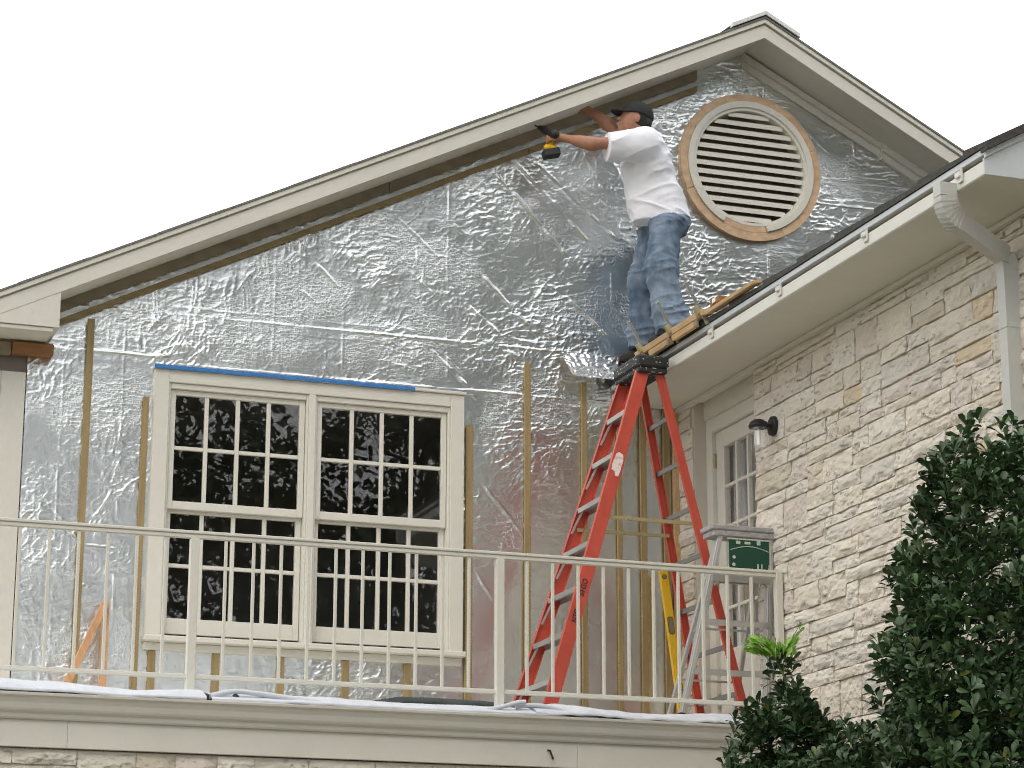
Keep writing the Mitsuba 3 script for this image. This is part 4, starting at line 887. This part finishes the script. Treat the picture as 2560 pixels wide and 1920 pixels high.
def oak(key, x, y, h, rad, seed, clumps, label, tilt=0.0, rc=1.0):
    r = np.random.default_rng(seed)
    trunk_top = np.array([x + tilt, y, h * .33])
    limbs = [path_tube([(x, y, 0), (x + .1, y, h * .15), trunk_top], [.42, .36, .32], 12)]
    tips = []
    for k in range(9):
        a = k * 2.4 + r.uniform(0, .7); rr = rad * r.uniform(.45, .85)
        e = np.array([x + rr * math.cos(a), y + rr * math.sin(a) * .8, h * r.uniform(.62, .92)])
        m = lerp(trunk_top, e, .5) + r.normal(size=3) * .5
        limbs.append(path_tube([trunk_top - [0, 0, .6], lerp(trunk_top, m, .6), m, lerp(m, e, .6) + r.normal(size=3) * .25, e], [.26, .2, .15, .09, .04], 8)); tips += [m, e]
        for j in range(3):
            e2 = e + r.normal(size=3) * [1.1, 1.1, .7]; limbs.append(path_tube([lerp(m, e, .5), lerp(m, e2, .8), e2], [.08, .05, .02], 6)); tips.append(e2)
    add(key + '__trunk', cat(limbs), M_BARK, smooth=40)
    tips = np.array(tips)
    c = tips[r.integers(len(tips), size=clumps)] + r.normal(size=(clumps, 3)) * [rad * .2, rad * .2, h * .055]
    nl = 60
    P = np.repeat(c, nl, 0) + r.normal(size=(clumps * nl, 3)) * np.repeat(r.uniform(.3, .62, clumps) * rc, nl)[:, None]
    ax = r.normal(size=P.shape); nr = r.normal(size=P.shape) + [0, 0, .8]
    ax /= np.linalg.norm(ax, axis=1, keepdims=True); s_ = np.cross(ax, nr); s_ /= np.linalg.norm(s_, axis=1, keepdims=True)
    L = r.uniform(.14, .26, len(P))[:, None]
    V = np.stack([P, P + ax * L * .5 + s_ * L * .25, P + ax * L, P + ax * L * .5 - s_ * L * .25], 1)
    F = (np.array([[0, 1, 2], [0, 2, 3]])[None] + (np.arange(len(P)) * 4)[:, None, None]).reshape(-1, 3)
    col = np.array([.035, .06, .022]) * r.uniform(.6, 1.4, len(P))[:, None]
    add(key + '__crown', trimesh.Trimesh(V.reshape(-1, 3), F, process=False), M_LEAF, color=np.repeat(col, 4, 0)); tag(key + '__crown', kind='stuff')
    tag(key, label, 'tree')
oak('oak_tree', 10.2, -23, 15.0, 4.6, 1, 350, 'spreading oak across the garden, mirrored in the window panes', rc=.5)
oak('oak_tree_001', 15.5, -24, 22.0, 6.0, 2, 900, 'tallest oak behind the garden, mirrored in the foil gable')
oak('oak_tree_002', 24.0, -24, 23.0, 6.5, 3, 800, 'oak at the far side of the garden, mirrored at the right of the foil')
oak('oak_tree_003', 4.0, -27, 14.5, 4.5, 4, 420, 'small oak farthest from the house, mirrored low in the foil')

# ================================================================ THE WORKER
PLACE = np.array([0.101, 0.24, 0.094])                       # where the worker stands, close to the wall
def surface_nets(fn, lo, hi, h):
    """Mesh of fn(p) = 0 on a grid (negative inside)."""
    lo, hi = np.asarray(lo, float), np.asarray(hi, float)
    n = np.ceil((hi - lo) / h).astype(int) + 1
    ax = [lo[k] + h * np.arange(n[k]) for k in range(3)]
    G = np.stack(np.meshgrid(*ax, indexing='ij'), -1)
    nc = n // 4 + 2                                            # coarse pass: only cells near the surface are evaluated in full
    Gc = np.stack(np.meshgrid(*[lo[k] + 4 * h * np.arange(nc[k]) for k in range(3)], indexing='ij'), -1)
    Sc = fn(Gc.reshape(-1, 3)).reshape(nc)
    ii = np.meshgrid(*[np.clip((np.arange(n[k]) + 2) // 4, 0, nc[k] - 1) for k in range(3)], indexing='ij')
    S = Sc[tuple(ii)].copy()
    close = np.abs(S) < 5 * h + .02
    S[close] = fn(G[close])
    ins = S < 0
    acc = np.zeros((*(n - 1), 3)); cnt = np.zeros(n - 1)
    sl = lambda o: tuple(slice(o[k], n[k] - 1 + o[k]) for k in range(3))
    corners = [np.array(c) for c in np.ndindex(2, 2, 2)]
    for c in corners:
        for k in range(3):
            if c[k] == 0:
                d = c.copy(); d[k] = 1
                a, b = S[sl(c)], S[sl(d)]
                x = (a < 0) != (b < 0)
                t = np.where(x, a / np.where(x, a - b, 1), 0)
                p = np.broadcast_to(c.astype(float), (*a.shape, 3)).copy(); p[..., k] += t
                acc += np.where(x[..., None], p, 0); cnt += x
    act = cnt > 0
    idx = -np.ones(n - 1, int); idx[act] = np.arange(act.sum())
    cell = np.stack(np.meshgrid(*[np.arange(m - 1) for m in n], indexing='ij'), -1)
    V = PLACE + lo + h * (cell[act] + acc[act] / cnt[act][:, None])
    F = []
    for k in range(3):
        i, j = (k + 1) % 3, (k + 2) % 3
        a = np.moveaxis(ins, (k, i, j), (0, 1, 2)); ix = np.moveaxis(idx, (k, i, j), (0, 1, 2))
        x = a[:-1, 1:-1, 1:-1] != a[1:, 1:-1, 1:-1]
        q = np.stack([ix[:, :-1, :-1], ix[:, 1:, :-1], ix[:, 1:, 1:], ix[:, :-1, 1:]], -1)[x]
        flip = ~a[:-1, 1:-1, 1:-1][x]
        q[flip] = q[flip][:, ::-1]
        F.append(q)
    F = np.vstack(F)
    return trimesh.Trimesh(V, np.vstack([F[:, [0, 1, 2]], F[:, [0, 2, 3]]]), process=False)
def cap(P, a, b, ra, rb):
    a, b = np.asarray(a, float), np.asarray(b, float)
    d = b - a; t = np.clip((P - a) @ d / (d @ d), 0, 1)
    return np.linalg.norm(P - a - t[:, None] * d, axis=1) - (ra + (rb - ra) * t)
def ell(P, c, r, Rm=None):
    q = P - np.asarray(c, float)
    if Rm is not None: q = q @ Rm
    k = np.linalg.norm(q / r, axis=1)
    return (k - 1) * np.min(r) * np.clip(0.6 + 0.4 * k, 0.6, 3)
def smin(*d, k=0.03):
    out = d[0]
    for e in d[1:]:
        h_ = np.clip(0.5 + 0.5 * (e - out) / k, 0, 1)
        out = e * (1 - h_) + out * h_ - k * h_ * (1 - h_)
    return out
A3 = lambda *v: np.array(v, float)
J = dict(n_ank=A3(6.352, -.87, 6.145), n_knee=A3(6.285, -.82, 6.57), n_hip=A3(6.375, -.75, 6.99), f_ank=A3(6.31, -.43, 6.135), f_knee=A3(6.275, -.50, 6.58), f_hip=A3(6.375, -.55, 6.99),
         pel=A3(6.39, -.65, 7.02), waist=A3(6.36, -.65, 7.16), chest=A3(6.255, -.64, 7.42), neck=A3(6.225, -.62, 7.60), n_sh=A3(6.165, -.81, 7.50), n_el=A3(5.80, -.80, 7.435), n_wr=A3(5.648, -.62, 7.525),
         f_sh=A3(6.235, -.46, 7.56), f_el=A3(6.068, -.44, 7.737), f_wr=A3(5.937, -.375, 7.856), head=A3(6.205, -.605, 7.735))
def rot_to(f, up):
    f = np.asarray(f, float) / np.linalg.norm(f); s_ = np.cross(f, up); s_ /= np.linalg.norm(s_)
    return np.stack([f, s_, np.cross(s_, f)], 1)         # columns: forward, right side, up
HR = rot_to((-0.93, 0.28, 0.22), (-0.1, 0, 1))            # the head looks to the left, up at the board
H = lambda x, y, z: J['head'] + HR @ np.array([x, y, z])
def hand_parts(wr, dirv, palm_n, curl, thumb_side, L=0.085):
    """Palm and five bent fingers as capsules (a, b, ra, rb)."""
    Rm = rot_to(dirv, palm_n); f, s_, u = Rm[:, 0], Rm[:, 1], Rm[:, 2]
    parts = [(wr, wr + f * .045, .026, .030), (wr + f * .045 - s_ * .018, wr + f * .088 - s_ * .026, .016, .013), (wr + f * .045 + s_ * .018, wr + f * .088 + s_ * .026, .016, .013), (wr + f * .05, wr + f * .09, .018, .014)]
    for k, (off, ln) in enumerate(((-.030, .070), (-.010, .080), (.010, .075), (.029, .058))):
        p0 = wr + f * .088 + s_ * off
        p1 = p0 + (f * math.cos(curl) - u * math.sin(curl)) * ln * .45
        c2 = curl * 2.0
        p2 = p1 + (f * math.cos(c2) - u * math.sin(c2)) * ln * .32
        c3 = curl * 2.8
        p3 = p2 + (f * math.cos(c3) - u * math.sin(c3)) * ln * .26
        parts += [(p0, p1, .0095, .0088), (p1, p2, .0088, .008), (p2, p3, .008, .007)]
    t0 = wr + f * .03 + s_ * thumb_side * .03
    t1 = t0 + (f * .6 + s_ * thumb_side * .7 - u * .5) * .042; t2 = t1 + (f * .8 - u * .6 + s_ * thumb_side * .05) * .034
    return parts + [(t0, t1, .013, .0105), (t1, t2, .0105, .008)]
n_hand = hand_parts(J['n_wr'], (-0.92, 0.36, 0.05), (0.15, -0.9, 0.4), 0.85, 1)
f_hand = hand_parts(J['f_wr'], (-0.82, 0.22, 0.52), (0.1, -0.55, -0.8), 0.35, -1)
nose, chin = H(.118, 0, -.022), H(.088, 0, -.098)
def skin_sdf(P):
    head = smin(ell(P, H(0, 0, .02), A3(.100, .077, .108), HR), ell(P, H(.035, 0, -.045), A3(.068, .060, .075), HR), cap(P, H(.06, 0, -.088), chin, .034, .024), k=.03)
    nosed = cap(P, H(.088, 0, .012), nose, .010, .015)
    brow = cap(P, H(.084, -.035, .022), H(.084, .035, .022), .014, .014)
    lips = cap(P, H(.098, -.016, -.060), H(.098, .016, -.060), .009, .009)
    eyes = np.minimum(cap(P, H(.094, -.032, .002), H(.096, -.032, .002), .012, .012), cap(P, H(.094, .032, .002), H(.096, .032, .002), .012, .012))
    head = smin(head, nosed, brow, lips, k=.012)
    head = np.maximum(head, -(eyes + .004))
    ears = np.minimum(ell(P, H(-.008, -.078, -.012), A3(.020, .010, .032), HR), ell(P, H(-.008, .078, -.012), A3(.020, .010, .032), HR))
    head = smin(head, ears, k=.008)
    neck = cap(P, J['neck'] - [0, 0, .05], H(-.03, 0, -.06), .062, .054)
    arms = [cap(P, J['n_sh'], J['n_el'], .050, .040), cap(P, J['n_el'], J['n_wr'], .041, .026), cap(P, J['f_sh'], J['f_el'], .050, .040), cap(P, J['f_el'], J['f_wr'], .041, .026)]
    fore = [cap(P, lerp(J['n_el'], J['n_wr'], .15), lerp(J['n_el'], J['n_wr'], .5), .043, .034), cap(P, lerp(J['f_el'], J['f_wr'], .15), lerp(J['f_el'], J['f_wr'], .5), .043, .034)]
    body = smin(ell(P, J['chest'], A3(.10, .15, .17)), cap(P, J['chest'], J['pel'], .10, .11), cap(P, J['n_sh'], J['f_sh'], .055, .055), k=.06)
    legs = [cap(P, J['n_hip'], J['n_knee'], .075, .05), cap(P, J['n_knee'], J['n_ank'], .05, .038), cap(P, J['f_hip'], J['f_knee'], .075, .05), cap(P, J['f_knee'], J['f_ank'], .05, .038)]
    d = smin(body, neck, *arms, *fore, *legs, k=.03)
    d = smin(d, head, k=.025)
    hn = smin(*[cap(P, *q) for q in n_hand[:4]], k=.012); hf = smin(*[cap(P, *q) for q in f_hand[:4]], k=.012)
    hn = smin(hn, *[cap(P, *q) for q in n_hand[4:]], k=.004); hf = smin(hf, *[cap(P, *q) for q in f_hand[4:]], k=.004)
    return smin(d, hn, hf, k=.010)
tag('person', 'worker in a white T-shirt, blue jeans and black cap drilling up into the eave', 'person')
add('person__body', surface_nets(skin_sdf, (5.50, -1.0, 6.08), (6.60, -.14, 8.05), .0058), M_SKIN, smooth=True)
# T-shirt
slv_n, slv_f = lerp(J['n_sh'], J['n_el'], .72), lerp(J['f_sh'], J['f_el'], .55)
SRm = rot_to((-0.8, 0.6, 0), (0, 0, 1))
def shirt_sdf(P):
    t = np.clip((7.50 - P[:, 2]) / .5, 0, 1)
    tor = smin(ell(P, J['chest'] + [0.01, 0, .01], A3(.135, .19, .22)), cap(P, J['chest'] + [0.02, 0, 0], J['pel'] + [.0, 0, -.05], .152, .186), cap(P, J['n_sh'] + [.02, 0, .0], J['f_sh'] + [.02, 0, 0], .083, .083), cap(P, J['neck'] + [0, 0, -.03], J['chest'], .085, .13), k=.09)
    front = cap(P, J['chest'] + [-.07, -.01, -.10], A3(6.235, -.66, 6.99), .09, .095)         # loose cloth hanging in front
    tor = smin(tor, front, k=.07)
    sn = smin(cap(P, J['n_sh'] + [.02, 0, 0], slv_n + [0, 0, -.012], .092, .085), cap(P, J['n_sh'] + [.03, 0, -.06], slv_n + [.01, 0, -.055], .085, .066), k=.03); sf = cap(P, J['f_sh'], slv_f, .082, .080)
    d = smin(tor, sn, sf, k=.045)
    # folds: pulled from the raised shoulders towards the far hip, and bunched above the hem
    q = P - J['n_sh']
    w1 = q @ A3(-.42, 0.25, .80)
    f1 = 1 - np.abs(2 * vnoise(w1 * 17 + 2 * P[:, 0], q @ A3(.85, .2, .35) * 3.0, P[:, 1] * 4) - 1)
    amp = np.clip(1.15 - np.abs(q[:, 2] + .13) / .34, .15, 1)
    d = d - .017 * amp * f1 ** 3 + .005
    w2 = q @ A3(.45, .1, .9)
    f2 = 1 - np.abs(2 * vnoise(w2 * 15 + 4, q @ A3(-.8, .3, .4) * 4, P[:, 1] * 5) - 1)
    d = d - .016 * np.clip((7.34 - P[:, 2]) / .2, 0, 1) * f2 ** 3
    d = d + .014 * (vfbm(P[:, 0] * 9, P[:, 1] * 9, P[:, 2] * 9, octaves=2) - .5)
    hem = 6.945 + .20 * np.clip(P[:, 0] - 6.27, 0, .2) + .12 * np.clip(6.25 - P[:, 0], 0, .2) + .010 * np.sin(P[:, 1] * 30) - P[:, 2]
    dn = (J['n_el'] - J['n_sh']); dn = dn / np.linalg.norm(dn); df = (J['f_el'] - J['f_sh']); df = df / np.linalg.norm(df)
    near = np.linalg.norm(P - slv_n, axis=1) < .2; far = np.linalg.norm(P - slv_f, axis=1) < .16
    d = np.maximum(d, hem)
    d = np.where(near, np.maximum(d, (P - slv_n) @ dn + .015 * (P[:, 2] - slv_n[2]) / .1), d)
    d = np.where(far & (P[:, 2] > J['f_sh'][2] + .05), np.maximum(d, (P - slv_f) @ df), d)
    nk = -cap(P, J['neck'] + [0, 0, .02], J['head'] - [0, 0, .02], .064, .12)
    return np.maximum(d, nk)
add('person__shirt', surface_nets(shirt_sdf, (5.86, -1.0, 6.86), (6.66, -.2, 7.80), .0068), M_SHIRT, smooth=True); tag('person__shirt', 'loose white T-shirt')
def jeans_sdf(P):
    hips = smin(cap(P, J['n_hip'] + [.03, .02, .02], J['f_hip'] + [.03, -.02, .02], .118, .112), cap(P, J['pel'] + [.01, 0, .12], J['pel'], .125, .135), ell(P, J['n_hip'] + [.065, .02, -.03], A3(.10, .10, .12)), k=.06)
    legs = []
    for s_ in ('n', 'f'):
        h_, k_, a_ = J[s_ + '_hip'], J[s_ + '_knee'], J[s_ + '_ank']
        g = 1.12 if s_ == 'n' else .95
        legs += [cap(P, h_, k_, .114, .096 * g), cap(P, k_, a_ + [0, 0, -.02], .094 * g, .100 * g), cap(P, lerp(k_, a_, .75) + [.012, 0, 0], a_ + [.03, 0, .01], .090 * g, .108 * g)]
    d = smin(hips, *legs, k=.05)
    z = P[:, 2]
    low = .35 + .8 * np.exp(-((z - 6.24) / .09) ** 2) + .45 * np.exp(-((z - 6.60) / .13) ** 2) + .5 * np.exp(-((z - 6.93) / .06) ** 2)
    u = P[:, 0] * .8 + P[:, 1] * .6
    f1 = 1 - np.abs(2 * vnoise(u * 5 + z * 3, P[:, 1] * 4, z * 15 - u * 6) - 1); f2 = 1 - np.abs(2 * vnoise(u * 9 - z * 4 + 7, P[:, 1] * 6, z * 20 + u * 10) - 1)
    d = d - low * (.018 * f1 ** 3 + .011 * f2 ** 3) + .006 + .012 * (vfbm(P[:, 0] * 8, P[:, 1] * 8, z * 4, octaves=2) - .5) + np.clip((z - 6.955) * .9, 0, .1)
    return np.maximum(np.maximum(d, z - 7.12), 6.115 + .01 * np.sin(P[:, 1] * 40) - z)
add('person__jeans', surface_nets(jeans_sdf, (6.08, -1.03, 6.08), (6.66, -.27, 7.16), .0072), M_JEANS, smooth=True); tag('person__jeans', 'faded blue jeans')
for s_, toe in (('n', A3(-.08, .12, 0)), ('f', A3(-.085, .11, 0))):
    a_ = J[s_ + '_ank']; sole = a_ - [0, 0, .095]
    def shoe_sdf(P, a_=a_, toe=toe, sole=sole):
        b0 = a_ + [.015, -.01, -.058] - toe * .22
        d = smin(cap(P, b0, a_ + toe + [0, 0, -.066], .046, .038), cap(P, a_ + [.01, 0, .01], a_ + [.005, 0, -.05], .048, .046), cap(P, a_ + toe * .5 + [0, 0, -.05], a_ + toe * 1.15 + [0, 0, -.068], .042, .034), k=.02)
        return np.maximum(d, sole[2] + .002 - P[:, 2])
    add(num('person__shoe'), surface_nets(shoe_sdf, a_ - [.26, .2, .13], a_ + [.14, .26, .09], .006), M_SHOE, smooth=True)
def hair_sdf(P):
    d = smin(ell(P, H(-.022, 0, .012), A3(.098, .084, .105), HR), ell(P, H(-.075, 0, -.045), A3(.040, .062, .055), HR), k=.03)
    q = (P - J['head']) @ HR
    d = np.maximum(d, q[:, 0] - .028 + .5 * np.clip(-q[:, 2], 0, 1))
    return np.maximum(d + .006 * vnoise(P[:, 0] * 90, P[:, 1] * 90, P[:, 2] * 30), -(q[:, 2] + .10))
add('person__hair', surface_nets(hair_sdf, J['head'] - .17, J['head'] + .17, .0058), M_HAIR, smooth=True)
def cap_sdf(P):
    q = (P - J['head']) @ HR
    crown = np.maximum(ell(P, H(-.006, 0, .030), A3(.116, .093, .105), HR), .028 - q[:, 2] - .12 * np.clip(-q[:, 0], 0, 1))
    bx_ = np.sqrt(np.clip((q[:, 0] - .085) / .10, -2, 2) ** 2 + (q[:, 1] / .078) ** 2) - 1
    brim = np.maximum(bx_ * .075, np.abs(q[:, 2] - .040 + .9 * q[:, 1] ** 2 * 3 + .12 * (q[:, 0] - .08)) - .0065)
    return smin(crown, brim, k=.010)
add('person__cap', surface_nets(cap_sdf, J['head'] - [.26, .2, .16], J['head'] + [.2, .2, .22], .0056), M_CAP, smooth=True); tag('person__cap', 'black baseball cap')

# cordless drill in the near hand
tag('cordless_drill', 'yellow and black cordless drill held up against the eave', 'drill')
pc = J['n_wr'] + A3(-0.92, 0.36, .05) * .075 + A3(-.005, .03, -.02)
gd = A3(.10, -.06, -.99); gd /= np.linalg.norm(gd); bd = A3(-.22, .85, .50); bd /= np.linalg.norm(bd)
top_ = pc - gd * .075
def rounded(parts, lo, hi, h=.005): return surface_nets(lambda P: smin(*[cap(P, *q) for q in parts], k=.008), lo, hi, h)
add('cordless_drill__motor_body', rounded([(top_ - bd * .085, top_ + bd * .06, .033, .030)], top_ - .17, top_ + .17), M_BLACK, smooth=True)
add('cordless_drill__chuck', cat([tube(top_ + bd * .06, top_ + bd * .135, .024, .015), tube(top_ + bd * .135, top_ + bd * .20, .005)]).apply_translation(PLACE), M_BLACK, smooth=30)
add('cordless_drill__grip', rounded([(top_, pc + gd * .055, .021, .020), (pc + gd * .05 - [.028, 0, 0], pc + gd * .05 + [.030, 0, 0], .024, .024)], pc - .16, pc + .16), M_YELLOW, smooth=True)
bt = pc + gd * .10
add('cordless_drill__battery', bar(bt - A3(.062, -.01, .006), bt + A3(.055, -.01, .022), .078, .056, up=gd, b=.008).apply_translation(PLACE), M_BLACK)
